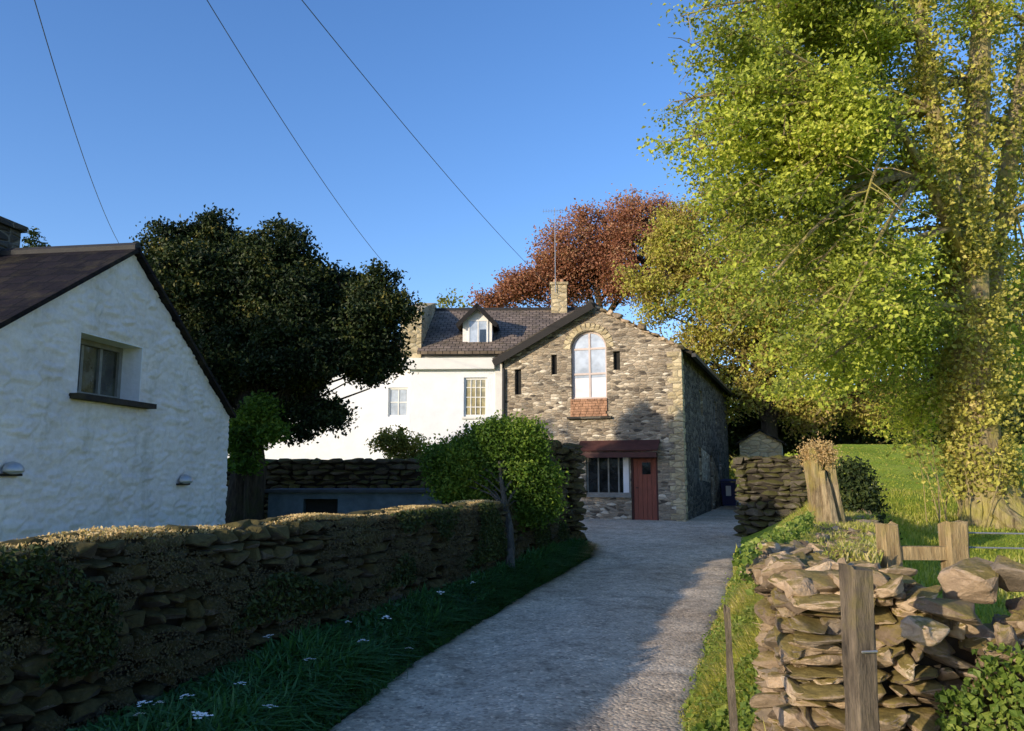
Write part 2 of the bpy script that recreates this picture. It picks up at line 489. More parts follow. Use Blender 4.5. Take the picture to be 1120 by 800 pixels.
def lobe_tree(name, label, cat, group, base, lobes, leafm, barkm, n_clus, per, lsize, crad, trunk_r=.25, thr=-.1, gf=.6, flat=.7, shell=.5,
              twig=.02, clumpf=None, fork=.35, trunk_top=None, twigs=True, bias=(-.3, -.2, .5)):
    """tapered trunk, limbs to every lobe of the crown, twigs, and leaves in clusters at the twig ends"""
    root = empty(name, base, 0, label, cat, group)
    tb, lf = MB(), MB(); B = Vector(base)
    cs = [Vector(l[0]) for l in lobes]; cen = sum(cs, Vector()) / len(cs)
    top = Vector(trunk_top) if trunk_top else Vector((cen.x * .5 + B.x * .5, cen.y * .5 + B.y * .5, B.z + (max(c.z for c in cs) - B.z) * .75))
    pts = [B + (top - B) * u + Vector((math.sin(u * 5 + B.x), math.cos(u * 4 + B.y), 0)) * trunk_r * .6 * min(1, u * 2) for u in np.linspace(0, 1, 8)]
    pts[0] = B - Vector((0, 0, .2))
    tb.tube(pts, [trunk_r * (1.35 if i == 0 else 1 - .75 * i / 7) for i in range(8)], 9, jit=.08)
    vol = np.array([l[1] ** 2.2 for l in lobes]); vol = vol / vol.sum()
    for (c, r), w in zip(lobes, vol):
        c = Vector(c); u = max(fork, min(.95, (c.z - B.z) / max(.1, top.z - B.z) - .3)); s = B + (top - B) * u
        mid = (s + c) / 2 + Vector((0, 0, (c - s).length * .08))
        q = [s, s.lerp(mid, .55) + Vector((0, 0, .05)), mid, mid.lerp(c, .6), c]
        rr = max(twig * 1.6, trunk_r * .33 * min(1, r / max(l[1] for l in lobes)))
        tb.tube(q, [rr, rr * .8, rr * .65, rr * .5, rr * .35], 6, False)
        k = max(3, int(n_clus * w)); got = 0; tries = 0; CC = []
        while got < k and tries < k * 5:
            tries += 1
            d = Vector(unit(1)[0]); rad = r * (shell + (1 - shell) * random.random() ** .5) * random.uniform(.9, 1.12)
            p = c + Vector((d.x * rad, d.y * rad, d.z * rad * flat))
            if noise.noise(p * gf / max(.5, crad)) < thr: continue
            CC.append(p); got += 1
            if twigs and got % 3 == 0:
                m_ = c.lerp(p, .5) + Vector((0, 0, .06 * r)); tb.tube([c.lerp(p, .1), m_, p], [twig, twig * .7, twig * .3], 4, False)
        for p in CC:
            n = max(3, int(per * random.uniform(.5, 1.4)))
            off = rng.normal(size=(n, 3)) * crad * np.array([.6, .6, .38])
            cl = np.clip(.5 + .9 * noise.noise(p * .9 / max(.4, crad)) + rng.normal(0, .08, n) + .12 * (p.z - c.z) / r, 0, 1)
            leaves(lf, np.array(p[:]) + off, lsize, cl, bias)
    tb.build('trunk', barkm, root).matrix_parent_inverse = Matrix.Translation(-B)
    lf.build('crown', leafm, root, fixn=False).matrix_parent_inverse = Matrix.Translation(-B)
    return root


def px_lobes(lst, Y, dy=.35):
    out = []
    for i, (a, b, r) in enumerate(lst):
        yy = Y + random.uniform(-1, 1) * dy * r / FPX * Y
        out.append((at(a, b, yy), r / FPX * Y))
    return out


# ------------------------------------------------------------------ the materials used
M_dark = plain('dark', (.02, .019, .017), .9)
M_lane = None
def make_lane():
    m, nt, ns, ln = mat('gravel_lane')
    v = coords(ns, ln)
    n1 = noise_(ns, ln, v, .8, 5, .65); n2 = noise_(ns, ln, v, 26, 8, .85); n3 = noise_(ns, ln, v, 4.5, 6, .75)
    r = ramp(ns, [(.3, (.46, .37, .27)), (.7, (.72, .61, .47))]); ln.new(n1.outputs[0], r.inputs[0])
    c = mixc(ns, ln, .7, r.outputs[0], n2.outputs[0], 'OVERLAY')
    r3 = ramp(ns, [(.34, (.5, .47, .44)), (.5, (.95, .93, .9)), (.65, (1.15, 1.13, 1.1))]); ln.new(n3.outputs[0], r3.inputs[0])
    c = mixc(ns, ln, .8, c, r3.outputs[0], 'MULTIPLY')
    vo = ns.new('ShaderNodeTexVoronoi'); vo.inputs['Scale'].default_value = 38; ln.new(v, vo.inputs['Vector'])
    sp = ns.new('ShaderNodeSeparateColor'); ln.new(vo.outputs['Color'], sp.inputs[0])
    rr = ramp(ns, [(.0, (.45, .45, .47)), (.25, (.9, .9, .9)), (.85, (1.05, 1.05, 1.05)), (1, (1.7, 1.65, 1.55))]); ln.new(sp.outputs[0], rr.inputs[0])
    c = mixc(ns, ln, .75, c, rr.outputs[0], 'MULTIPLY')
    hh = math_(ns, ln, 'ADD', math_(ns, ln, 'MULTIPLY', vo.outputs['Distance'], -.9), math_(ns, ln, 'MULTIPLY', n3.outputs[0], 1.6))
    finish(ns, ln, c, .95, hh, .006, 1, .15)
    return m
M_lane = make_lane()

M_gravel = plain('gravel_stone', (.34, .31, .27), .9, .4, 9, .004)
def make_ground():
    m, nt, ns, ln = mat('grass_ground')
    v = coords(ns, ln)
    n1 = noise_(ns, ln, v, .35, 6, .7); n2 = noise_(ns, ln, v, 12, 6, .8); n3 = noise_(ns, ln, v, 2.2, 5, .7)
    r = ramp(ns, [(.3, (.22, .32, .03)), (.5, (.36, .48, .05)), (.72, (.5, .52, .1))]); ln.new(n1.outputs[0], r.inputs[0])
    r2 = ramp(ns, [(.3, (.45, .45, .4)), (.7, (1.3, 1.3, 1.2))]); ln.new(n2.outputs[0], r2.inputs[0])
    c = mixc(ns, ln, .8, r.outputs[0], r2.outputs[0], 'MULTIPLY')
    r3 = ramp(ns, [(.45, (0, 0, 0)), (.7, (.6, .6, .6))]); ln.new(n3.outputs[0], r3.inputs[0])
    c = mixc(ns, ln, r3.outputs[0], c, (.4, .42, .09))
    finish(ns, ln, c, .95, n2.outputs[0], .06, 1, .1)
    return m
M_ground = make_ground()
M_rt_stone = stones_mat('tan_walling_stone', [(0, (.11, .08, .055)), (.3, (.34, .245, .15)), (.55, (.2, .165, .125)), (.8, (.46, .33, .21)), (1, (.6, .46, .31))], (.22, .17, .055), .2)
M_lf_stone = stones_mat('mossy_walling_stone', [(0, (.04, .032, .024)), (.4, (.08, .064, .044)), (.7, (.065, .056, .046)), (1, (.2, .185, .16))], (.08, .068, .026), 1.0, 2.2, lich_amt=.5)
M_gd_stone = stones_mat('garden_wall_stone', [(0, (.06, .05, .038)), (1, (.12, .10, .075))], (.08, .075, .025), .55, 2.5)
M_core = plain('wall_core_earth', (.03, .025, .018), .95)
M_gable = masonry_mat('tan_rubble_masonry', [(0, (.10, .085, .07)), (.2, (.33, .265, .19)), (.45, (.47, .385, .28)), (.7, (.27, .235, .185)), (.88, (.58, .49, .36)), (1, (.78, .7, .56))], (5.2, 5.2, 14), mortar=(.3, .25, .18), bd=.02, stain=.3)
M_sidewall = masonry_mat('dark_rubble_masonry', [(0, (.05, .045, .04)), (.5, (.11, .10, .085)), (1, (.2, .18, .15))], (3, 3, 9))  # dark stone; on the side walls its tone stands in for shade
M_tanstack = masonry_mat('tan_stack_masonry', [(0, (.42, .34, .2)), (1, (.66, .56, .36))], (3, 3, 6), mortar=(.3, .26, .18), stain=.2)
M_slate = slate_mat('weathered_slate', (.25, .2, .165), 'X', 1.8, .18, .24, .5)
M_slate_s = slate_mat('weathered_slate_side', (.06, .052, .048), 'Y', 2.2, .4, .3, .4)
M_slate_c = slate_mat('purple_slate', (.015, .012, .015), 'Y', 1.6, .35, .28, .25)
M_lead = plain('dark_ridge', (.03, .03, .032), .7)
M_white = plain('white_render', (.78, .8, .83), .9, .06, 2, .01)
M_whitetrim = plain('white_paint', (.75, .74, .7), .5, .05, 3, .002)
M_greywood = plain('grey_painted_wood', (.22, .22, .2), .6, .2, 8, .003)
M_darkwood = plain('dark_bargeboard', (.009, .008, .008), .7)
M_redwood = plain('dull_red_paint', (.23, .07, .045), .6, .22, 5, .004, stretch=(8, 8, 1))
M_maroon = plain('dark_red_timber', (.075, .028, .024), .6, .25, 5, .004)
M_brick = plain('terracotta', (.36, .2, .12), .85, .45, 9, .01)
M_palewood = plain('pale_sash_paint', (.55, .46, .42), .6, .1, 6, .002)
M_iron = plain('black_iron', (.012, .012, .013), .45, .2, 20, .001)
M_pipe = plain('dark_pipe', (.02, .022, .025), .5)
M_bluewall = plain('blue_grey_limewash', (.09, .12, .14), .9, .3, 4, .01)
M_flat = plain('felt_roof', (.05, .055, .06), .9, .3, 4)
M_postg = bark_mat('weathered_golden_timber', (.22, .15, .07), (.55, .42, .22), (.3, .26, .08), .2)
M_postd = bark_mat('weathered_grey_timber', (.06, .05, .04), (.3, .24, .17), (.2, .17, .06), .2)
M_bark = bark_mat('ivy_clad_bark', (.08, .06, .035), (.5, .4, .22), (.36, .32, .08), .6)
M_barkd = bark_mat('dark_bark', (.02, .016, .012), (.09, .07, .05), (.05, .05, .02), .3)
M_stump = bark_mat('bleached_stump_wood', (.1, .07, .04), (.6, .47, .27), (.36, .3, .07), .6)
M_paletrunk = bark_mat('pale_lichened_bark', (.035, .035, .03), (.14, .14, .125), (.05, .05, .03), .2)
M_wire = plain('cable_sheath', (.12, .13, .16), .6)
M_metal = plain('galvanised_metal', (.45, .46, .47), .45, .1, 10, .001, .5, .6)
L_lime = leaf_mat('spring_green_leaf', [(0, (.09, .10, .025)), (.35, (.22, .26, .05)), (.6, (.42, .47, .07)), (.85, (.64, .66, .11)), (1, (.52, .42, .17))], .38)
L_olive = leaf_mat('olive_opening_leaf', [(0, (.15, .10, .045)), (.3, (.31, .23, .08)), (.55, (.42, .37, .08)), (.8, (.5, .52, .09)), (1, (.56, .4, .18))], .35)
L_red = leaf_mat('copper_leaf', [(0, (.12, .05, .035)), (.35, (.3, .125, .075)), (.65, (.42, .2, .12)), (1, (.5, .36, .22))], .35)
L_back = leaf_mat('mixed_wood_leaf', [(0, (.07, .06, .02)), (.4, (.16, .17, .035)), (.7, (.25, .27, .06)), (1, (.3, .24, .12))], .3)
L_yew = leaf_mat('yew_leaf', [(0, (.008, .014, .005)), (.5, (.02, .036, .01)), (.78, (.05, .07, .016)), (1, (.24, .2, .05))], .1)
L_shrub = leaf_mat('green_shrub_leaf', [(0, (.025, .055, .01)), (.5, (.09, .17, .02)), (1, (.26, .34, .045))], .35)
L_yelshrub = leaf_mat('yellow_shrub_leaf', [(0, (.08, .09, .015)), (1, (.34, .33, .07))], .3)
L_dark = leaf_mat('dark_hedge_leaf', [(0, (.012, .02, .008)), (.6, (.035, .055, .014)), (1, (.09, .11, .025))], .15)
L_ivy = leaf_mat('trunk_ivy_leaf', [(0, (.11, .1, .025)), (.4, (.3, .29, .06)), (.7, (.5, .47, .1)), (1, (.66, .52, .2))], .2)
L_wallgrow = leaf_mat('wall_moss_tuft', [(0, (.025, .02, .01)), (.45, (.07, .056, .024)), (.75, (.11, .09, .04)), (.9, (.1, .11, .03)), (1, (.22, .18, .12))], .1)
L_topgold = leaf_mat('dry_golden_moss', [(0, (.3, .18, .07)), (.5, (.58, .42, .2)), (1, (.8, .66, .4))], .3)
G_garlic = leaf_mat('dark_green_garlic_leaf', [(0, (.018, .055, .02)), (.5, (.045, .13, .04)), (1, (.09, .22, .06))], .25, rough=.35)
G_grass = leaf_mat('sunny_verge_grass', [(0, (.13, .18, .025)), (.35, (.3, .35, .05)), (.6, (.5, .48, .1)), (.8, (.62, .52, .22)), (1, (.72, .6, .34))], .4)
G_weed = leaf_mat('leafy_weed', [(0, (.03, .06, .012)), (.5, (.12, .19, .03)), (.85, (.3, .36, .075)), (1, (.42, .38, .15))], .35)
L_petal = plain('white_petal', (.85, .85, .8), .6, .03)

# ------------------------------------------------------------------ terrain
def smooth(a, b, x):
    t = np.clip((np.asarray(x, float) - a) / (b - a), 0, 1); return t * t * (3 - 2 * t)
def base_z(y): return np.interp(y, [5, 24, 60, 90], [0, .3, .6, 1.2])
LY = [-15, 0, 5.1, 7.2, 10.4, 14.9, 16.5, 18.5, 21, 30]
LX = [-2.0, -1.5, -1.28, -.9, 0, 1.36, 1.3, -1.5, -3.2, -3.2]
RY = [-15, 0, 3.6, 5.1, 6, 11.3, 16.3, 20, 24, 38, 60]
RX = [.2, .5, .78, 1.02, 1.23, 2.95, 4.55, 5.7, 7.2, 12.4, 22]
WY = [-15, 3.6, 12, 16, 20, 24, 38, 60]
WX = [-.2, 1.32, 5.0, 6.4, 7.5, 8.7, 14, 24]
def laneL(y): return np.interp(y, LY, LX)
def laneR(y): return np.interp(y, RY, RX)
def wallX(y): return np.interp(y, WY, WX)
LW0, LW1 = Vector((-4.8, -1.2)), Vector((1.2, 15.55))   # left wall foot line
def lwX(y): return LW0.x + (y - LW0.y) * (LW1.x - LW0.x) / (LW1.y - LW0.y)
def H(x, y):
    x = np.asarray(x, float); y = np.asarray(y, float)
    b = base_z(y); l, r, w = laneL(y), laneR(y), wallX(y)
    inlane = smooth(-.05, .25, x - l) * smooth(-.05, .25, r - x)
    z = b - .05 * inlane
    lw = np.where(y < 16, np.interp(y, [-2, 5, 10, 15.5], [-5, -2.55, -.75, 1.2]), -20)
    z = z + .22 * smooth(0, 1, (l - x) / np.maximum(.4, l - lw))* (y < 17)
    field = np.interp(y, [-20, 0, 10, 13, 16, 20, 26, 40, 80, 500], [.3, .4, .62, .85, 1.2, 1.75, 2.62, 3.1, 4.2, 12])
    bank = np.interp(y, [0, 3.6, 5, 8, 12, 20, 30], [.2, .5, .95, 1.1, 1.18, 1.3, 1.8])
    t = np.clip((x - r) / np.maximum(.15, w - r), 0, 1)
    zz = b + (bank - b) * (t * .6 + .4 * t * t) * (t > 0)
    t2 = smooth(-.2, 1.2, x - w)
    zz = zz * (1 - t2) + field * t2
    z = np.where(x > r, np.where(x - r < .25, z * (1 - (x - r) / .25) + zz * (x - r) / .25, zz), z)
    # ground climbs behind the houses
    z = z + smooth(42, 120, y) * smooth(20, -20, x) * 3.0
    return z

def grid(xs, ys, f, m, name, kind):
    X, Y = np.meshgrid(xs, ys); Z = f(X, Y); n = len(xs)
    v = np.stack([X, Y, Z], -1).reshape(-1, 3)
    i, j = np.meshgrid(np.arange(n - 1), np.arange(len(ys) - 1)); a = (j * n + i).ravel()
    mb = MB(); mb.add(v, np.stack([a, a + 1, a + n + 1, a + n], 1))
    return tag(mb.build(name, m, smooth=True, fixn=False), kind=kind)
xs = np.unique(np.concatenate([np.linspace(-900, -30, 12), np.linspace(-30, -8, 20), np.arange(-8, 14, .13), np.linspace(14, 40, 40), np.linspace(40, 900, 14)]))
ys = np.unique(np.concatenate([np.linspace(-300, -10, 8), np.arange(-10, 0, 1), np.arange(0, 26, .14), np.arange(26, 80, .8), np.linspace(80, 200, 20), np.linspace(220, 1500, 10)]))
def Hn(X, Y):
    z = H(X, Y)
    nz = np.array([noise.noise(Vector((a * .8, b * .8, 0))) + .5 * noise.noise(Vector((a * 3, b * 3, 4))) for a, b in zip(X.ravel(), Y.ravel())]).reshape(X.shape)
    inl = smooth(-.4, .2, X - laneL(Y)) * smooth(-.4, .2, laneR(Y) - X)
    return z + nz * .05 * (1 - inl)
grid(xs, ys, Hn, M_ground, 'ground', 'structure')

# the lane
ly = np.arange(-10, 40, .12); k = 26
v = []
for y in ly:
    l, r = float(laneL(y)), float(laneR(y)); w = .08 * noise.noise(Vector((0, y * 1.1, 3))); w2 = .09 * noise.noise(Vector((9, y * 1.3, 3)))
    for i in range(k):
        u = i / (k - 1); x = l - .05 + w + (r - l + .15 + w2 - w) * u
        e = min(u, 1 - u) * (r - l)
        z = float(base_z(y)) + .012 + .03 * math.sin(math.pi * u) - (.06 if i in (0, k - 1) else 0) + .014 * noise.noise(Vector((x * 2.2, y * 2.2, 0)))
        if y < 15: z -= .025 * (math.exp(-((u - .25) / .1) ** 2) + math.exp(-((u - .75) / .1) ** 2))
        v.append((x, y, z))
n = len(ly); a = (np.arange(n - 1)[:, None] * k + np.arange(k - 1)[None]).ravel()
mb = MB(); mb.add(v, np.stack([a, a + 1, a + k + 1, a + k], 1))
tag(mb.build('lane', M_lane, smooth=True, fixn=False), kind='structure')

pb_ = MB(); r_ = random.Random(12)
for i in range(2600):
    y = 2.8 + 20 * r_.random() ** 1.6; l, r = float(laneL(y)), float(laneR(y)); u = r_.choice((r_.random() ** 2.5, 1 - r_.random() ** 2.5, r_.random())); x = l + (r - l) * u; q = r_.uniform(.008, .028) * (1 if .15 > u or u > .85 else .7)
    put_stone(pb_, (x, y, float(base_z(y)) + .012 + .03 * math.sin(math.pi * u) + q * .1 - (.02 if y < 15 else 0)), (q, q * .8, q * .6), r_.uniform(0, 6), (0, 0), r_, PROLO)
tag(pb_.build('loose_gravel', M_gravel), 'loose gravel and grit scattered over the lane', 'gravel', kind='stuff')

# ------------------------------------------------------------------ window helper
def window(parent, x0, x1, z0, z1, y, cols, rows, fm, gm, fw=.05, bw=.025, depth=.06, label=None, arch=0.0, name='window'):
    f = MB()
    f.box(x0, x0 + fw, y, y + depth, z0, z1); f.box(x1 - fw, x1, y, y + depth, z0, z1)
    f.box(x0 + fw, x1 - fw, y, y + depth, z0, z0 + fw)
    if not arch: f.box(x0 + fw, x1 - fw, y, y + depth, z1 - fw, z1)
    top = z1 + arch if arch else z1 - fw
    for i in range(1, cols):
        x = x0 + fw + (x1 - x0 - 2 * fw) * i / cols; f.box(x - bw / 2, x + bw / 2, y + .004, y + depth - .004, z0 + fw, top - .01)
    for j in range(1, rows + (1 if arch else 0)):
        z = z0 + (z1 - z0) * j / rows
        f.box(x0 + fw, x1 - fw, y + .008, y + depth - .008, z - bw / 2, z + bw / 2)
    g = MB(); cx = (x0 + x1) / 2; rx = (x1 - x0) / 2
    if arch:
        N = 14
        for i in range(N):
            a, b = math.pi * i / N, math.pi * (i + 1) / N
            p = lambda t, rr: (cx + math.cos(t) * (rx - rr), z1 + math.sin(t) * (arch - rr))
            q = [p(a, 0), p(b, 0), p(b, fw), p(a, fw)]
            f.prism(q, y + .001, y + depth)
        poly = [(x0 + .01, z0 + .01), (x1 - .01, z0 + .01)] + [(cx + math.cos(math.pi * i / N) * (rx - .01), z1 + math.sin(math.pi * i / N) * (arch - .01)) for i in range(N + 1)]
        g.prism(poly, y + depth * .5, y + depth * .5 + .012)
    else:
        g.box(x0 + .01, x1 - .01, y + depth * .5, y + depth * .5 + .012, z0 + .01, z1 - .01)
    w = f.build(name, fm, parent); p = g.build('pane', gm, w)
    if label: w['label'] = label
    return w

G_room = glass_mat('dark_room_pane', (.02, .024, .026))
G_green = glass_mat('garden_reflecting_pane', (.05, .055, .04), rough=.08, wob=.7)  # greenish garden reflection painted into the base colour
G_sky = glass_mat('sky_reflecting_pane', (.42, .48, .56), rough=.08, wob=.2)  # pale blue base colour stands in for reflected sky
G_curt = glass_mat('curtained_pane', (.5, .56, .64), (.85, .85, .9), zsplit=0, rough=.1, wob=.15)
G_brown = glass_mat('blind_backed_pane', (.38, .33, .18), rough=.1, wob=.35)

# ------------------------------------------------------------------ stone barn house with the arched window
SO = at(750, 568, 23.6); SO.z = .28; SRZ = math.atan2(-.347, .938)
barn = empty('stone_house', SO, SRZ, 'tan rubble stone house with arched gable window and small red door', 'house')
sx = lambda a, b, yl=0: hit(a, b, SO, SRZ, yl)
zl = sx(550, 390)[1]; zr = sx(746, 384)[1]; xl = sx(551, 450)[0]; xa, za = sx(648, 336)
ze = (zl + zr) / 2; BL = 13.9
wall = MB().prism([(xl, -.4), (0, -.4), (0, ze), (xa, za), (xl, ze)], 0, BL).build('wall', M_gable, barn)
ax0, azb = sx(625, 437); ax1, azs = sx(663, 380); azt = sx(645, 362)[1]
arch_h = azt - azs; cx = (ax0 + ax1) / 2; rx = (ax1 - ax0) / 2
cutter = MB().prism([(ax0, azb), (ax1, azb)] + [(cx + math.cos(math.pi * i / 14) * rx, azs + math.sin(math.pi * i / 14) * arch_h) for i in range(15)], -.3, .22)
cuts = [cutter]
slits = []
for a, b, c, d in ((603, 609, 388, 410), (671, 678, 384, 405), (563, 570, 404, 432)):
    q0, q1 = sx(a, d), sx(b, c); slits.append((q0[0], q1[0], q0[1], q1[1]))
    cuts.append(MB().box(q0[0], q1[0], -.3, .25, q0[1], q1[1]))
wx0, wz0 = sx(641, 541); wx1, wz1 = sx(689, 498); dx0, dz0 = sx(691, 566); dx1, dz1 = sx(719, 499)
cuts.append(MB().box(wx0, wx1, -.3, .2, wz0, wz1)); cuts.append(MB().box(dx0, dx1, -.3, .2, -.1, dz1))
# openings in the long side wall
for yy, z0, z1 in ((3.2, 1.2, 2.3), (6.5, .1, 2.1), (9.6, 1.2, 2.3), (4.0, 3.4, 4.3), (8.6, 3.4, 4.3)):
    cuts.append(MB().box(-.2, .2, yy, yy + .9, z0, z1))
cut(wall, cuts)
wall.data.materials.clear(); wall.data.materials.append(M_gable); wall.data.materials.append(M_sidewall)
for p in wall.data.polygons: p.material_index = 1 if (p.normal.x > .6 or p.normal.x < -.6) and p.area > 3 else 0  # side walls take the darker masonry, shade put into their colour
for (x0, x1, z0, z1) in slits:
    MB().box(x0, x1, .14, .16, z0, z1).build('slit_opening', M_dark, barn)
for yy, z0, z1 in ((3.2, 1.2, 2.3), (9.6, 1.2, 2.3), (4.0, 3.4, 4.3), (8.6, 3.4, 4.3)):
    w = MB(); w.box(-.12, -.08, yy, yy + .06, z0, z1); w.box(-.12, -.08, yy + .84, yy + .9, z0, z1); w.box(-.12, -.08, yy + .06, yy + .84, z0, z0 + .06); w.box(-.12, -.08, yy + .06, yy + .84, z1 - .06, z1); w.box(-.12, -.08, yy + .42, yy + .48, z0 + .06, z1 - .06)
    wo = w.build('window', M_greywood, barn); MB().box(-.15, -.13, yy, yy + .9, z0, z1).build('pane', G_room, wo)
MB().box(-.15, -.08, 6.52, 7.38, .1, 2.1).build('side_door', M_maroon, barn)
zm = azb + (azs - azb) * .42
G_curt2 = glass_mat('curtained_arched_pane', (.36, .42, .5), (.8, .78, .8), zsplit=zm, rough=.1, wob=.2)  # upper panes: sky reflection painted in above the curtains
aw = window(barn, ax0, ax1, azb, azs, .12, 2, 2, M_palewood, G_curt2, .06, .06, .07, 'tall arched window with net curtains in the gable', arch=arch_h)
# stones round the arch
vs = MB()
for i in range(15):
    t = math.pi * (i + .5) / 15; c = (cx + math.cos(t) * (rx + .13), azs + math.sin(t) * (arch_h + .13))
    M = Matrix.Translation((c[0], -.012, c[1])) @ Matrix.Rotation(-(t), 4, 'Y')
    vs.box(-.11, .11, -.02, .06, -.062, .062, M)
vs.build('arch_stones', M_tanstack, barn)
bs = MB(); r_ = random.Random(3); zz = sx(640, 456)[1]
bx0, bx1 = ax0 - .02, ax1 + .02; z = zz
while z < azb - .03:
    x = bx0 + r_.uniform(-.1, 0)
    while x < bx1 - .04:
        l = min(r_.uniform(.14, .24), bx1 - x); bs.box(max(x, bx0), x + l - .012, -.05 - .02 * (azb - z), .2, z, z + .07); x += l
    z += .08
bs.build('brick_sill', M_brick, barn)
MB().box(bx0 - .1, bx1 + .12, -.14, .01, zz - .07, zz - .002).build('ledge', M_sidewall, barn)
# porch canopy, window and door
px0, pz0 = sx(635, 497); px1, pz1 = sx(722, 485)
MB().slab([(px0, -.5, pz0 + .1), (px1, -.5, pz0 + .1), (px1, .02, pz1 + .12), (px0, .02, pz1 + .12)], .045).build('porch_roof', M_maroon, barn)
MB().box(px0 + .05, px1 - .05, -.46, -.34, pz0 - .12, pz0 + .04).build('porch_beam', M_maroon, barn)
pb = MB()
for x in (px0 + .1, (wx1 + dx0) / 2 - .03, px1 - .16): MB().box(x, x + .07, -.335, .0, pz0 - .05, pz0 + .01).build('bracket', M_maroon, barn)
window(barn, wx0, wx1, wz0, wz1, .08, 4, 1, M_greywood, G_room, .06, .045, .07, 'four light grey casement beside the red door')
MB().box(wx1 - .24, wx1 - .07, .105, .112, wz0 + .06, wz1 - .07).build('curtain', M_white, barn)
MB().box(wx0 - .08, wx1 + .02, -.07, .08, wz0 - .08, wz0 - .003).build('sill', M_greywood, barn)
dr = MB(); npl = 5; wd = (dx1 - dx0 - .12) / npl
for i in range(npl): dr.box(dx0 + .06 + i * wd + .004, dx0 + .06 + (i + 1) * wd - .004, .07, .12, .06, dz1 - .07)
door = dr.build('door', M_redwood, barn); door['label'] = 'dull red plank door with one small dark pane'
df = MB(); df.box(dx0, dx0 + .055, .04, .14, -.05, dz1); df.box(dx1 - .055, dx1, .04, .14, -.05, dz1); df.box(dx0 + .055, dx1 - .055, .04, .14, dz1 - .065, dz1)
df.build('door_frame', M_maroon, barn)
q0, q1 = sx(702, 519), sx(711, 506)
pn = MB().box(q0[0], q1[0], .056, .068, q0[1], q1[1]).build('pane', G_room, door)
MB().tube([(dx0 + .14, .05, 1.0), (dx0 + .14, .02, 1.0), (dx0 + .22, .02, 1.0)], [.012, .012, .01], 6).build('handle', M_iron, door)
MB().box(dx0 - .1, dx1 + .1, -.35, .04, -.3, .02).build('doorstep', M_sidewall, barn)
# roofs
ovl = .3
sl = (za - ze) / (xa - xl); sr = (za - ze) / (0 - xa)
MB().slab([(xl - ovl, -.28, ze - ovl * sl + .12), (xa, -.28, za + .12), (xa, BL + .2, za + .12), (xl - ovl, BL + .2, ze - ovl * sl + .12)], .09).build('roof', M_slate_s, barn)
MB().slab([(xa, .3, za + .115), (ovl, .3, ze - ovl * sr + .115), (ovl, BL + .2, ze - ovl * sr + .115), (xa, BL + .2, za + .115)], .1).build('roof', M_slate_s, barn)
MB().slab([(xl - ovl, -.31, ze - ovl * sl + .05), (xa + .03, -.31, za + .1), (xa + .03, -.283, za + .1), (xl - ovl, -.283, ze - ovl * sl + .05)], .22).build('bargeboard', M_darkwood, barn)
MB().tube([(xa, -.25, za + .1), (xa, BL + .2, za + .1)], [.09, .09], 8).build('ridge_tile', M_lead, barn)
cp = MB(); r_ = random.Random(5); u = .04
while u < .98:
    x = xa + (0 - xa) * u; z = za - (za - ze) * u
    big = .07 if (.2 < u < .3 or .48 < u < .62) else .0
    put_stone(cp, (x, .12, z + .05 + big * .5), (.34, .45, .13 + big), 0, (0, math.atan(sr) * (0.6)), r_)
    u += .085
cp.build('coping', M_rt_stone, barn)
MB().box(.28, .40, .25, BL, ze - ovl * sr - .06, ze - ovl * sr + .05).build('gutter', M_pipe, barn)
MB().tube([(xl + .03, -.08, ze - .35), (xl + .03, -.08, 0.0)], [.05, .05], 8).build('downpipe', M_pipe, barn)
qn = MB(); z = -.1; i = 0
while z < ze - .15:
    h = random.uniform(.16, .26); w = (.42 if i % 2 else .26); qn.box(-w, .012, -.014, .3 if i % 2 else .45, z, z + h - .015); z += h; i += 1
qn.build('quoins', M_tanstack, barn)

# ------------------------------------------------------------------ white house to the left of it
WO = Vector((-.3, 25.75, .28)); WRZ = R(-2)
wh = empty('white_house', WO, WRZ, 'sunlit white rendered house with slate roof and one dormer behind the dark yew', 'house')
wx = lambda a, b, yl=0: hit(a, b, WO, WRZ, yl)
ez = wx(500, 388)[1]; rz_ = wx(560, 339, 3.3)[1]; XL = wx(440, 400)[0]; XR = 3.2; DEP = 6.6
xw0 = wx(448, 420)[0]
body = MB().prism([(xw0, -.4), (-.02, -.4), (-.02, ez), (xw0, ez)], 0, DEP).build('wall', M_white, wh)
wing_e = wx(420, 400, .9)[1]
wing = MB().prism([(-9.2, -.4), (xw0 - .003, -.4), (xw0 - .003, wing_e), (-9.2, wing_e)], .6, DEP - .4).build('wall', M_white, wh)
wing['label'] = 'lower recessed white wall left of the main front'
q0, q1 = wx(507, 456), wx(533, 413)
cut(body, [MB().box(q0[0], q1[0], -.3, .16, q0[1], q1[1])])
window(wh, q0[0], q1[0], q0[1], q1[1], .07, 4, 4, M_whitetrim, G_brown, .07, .03, .06, 'sixteen pane window with pale blind')
MB().box(q0[0] - .06, q1[0] + .06, -.07, .05, q0[1] - .07, q0[1] - .003).build('sill', M_whitetrim, wh)
q0, q1 = wx(424, 456, .6), wx(447, 424, .6)
cut(wing, [MB().box(q0[0], q1[0], .3, .74, q0[1], q1[1])])
window(wh, q0[0], q1[0], q0[1], q1[1], .66, 2, 2, M_whitetrim, G_sky, .06, .03, .06, 'sash window of the recessed wall reflecting blue sky')
for a in (318, 352, 386):
    q0, q1 = wx(a, 470, .6), wx(a + 17, 430, .6)
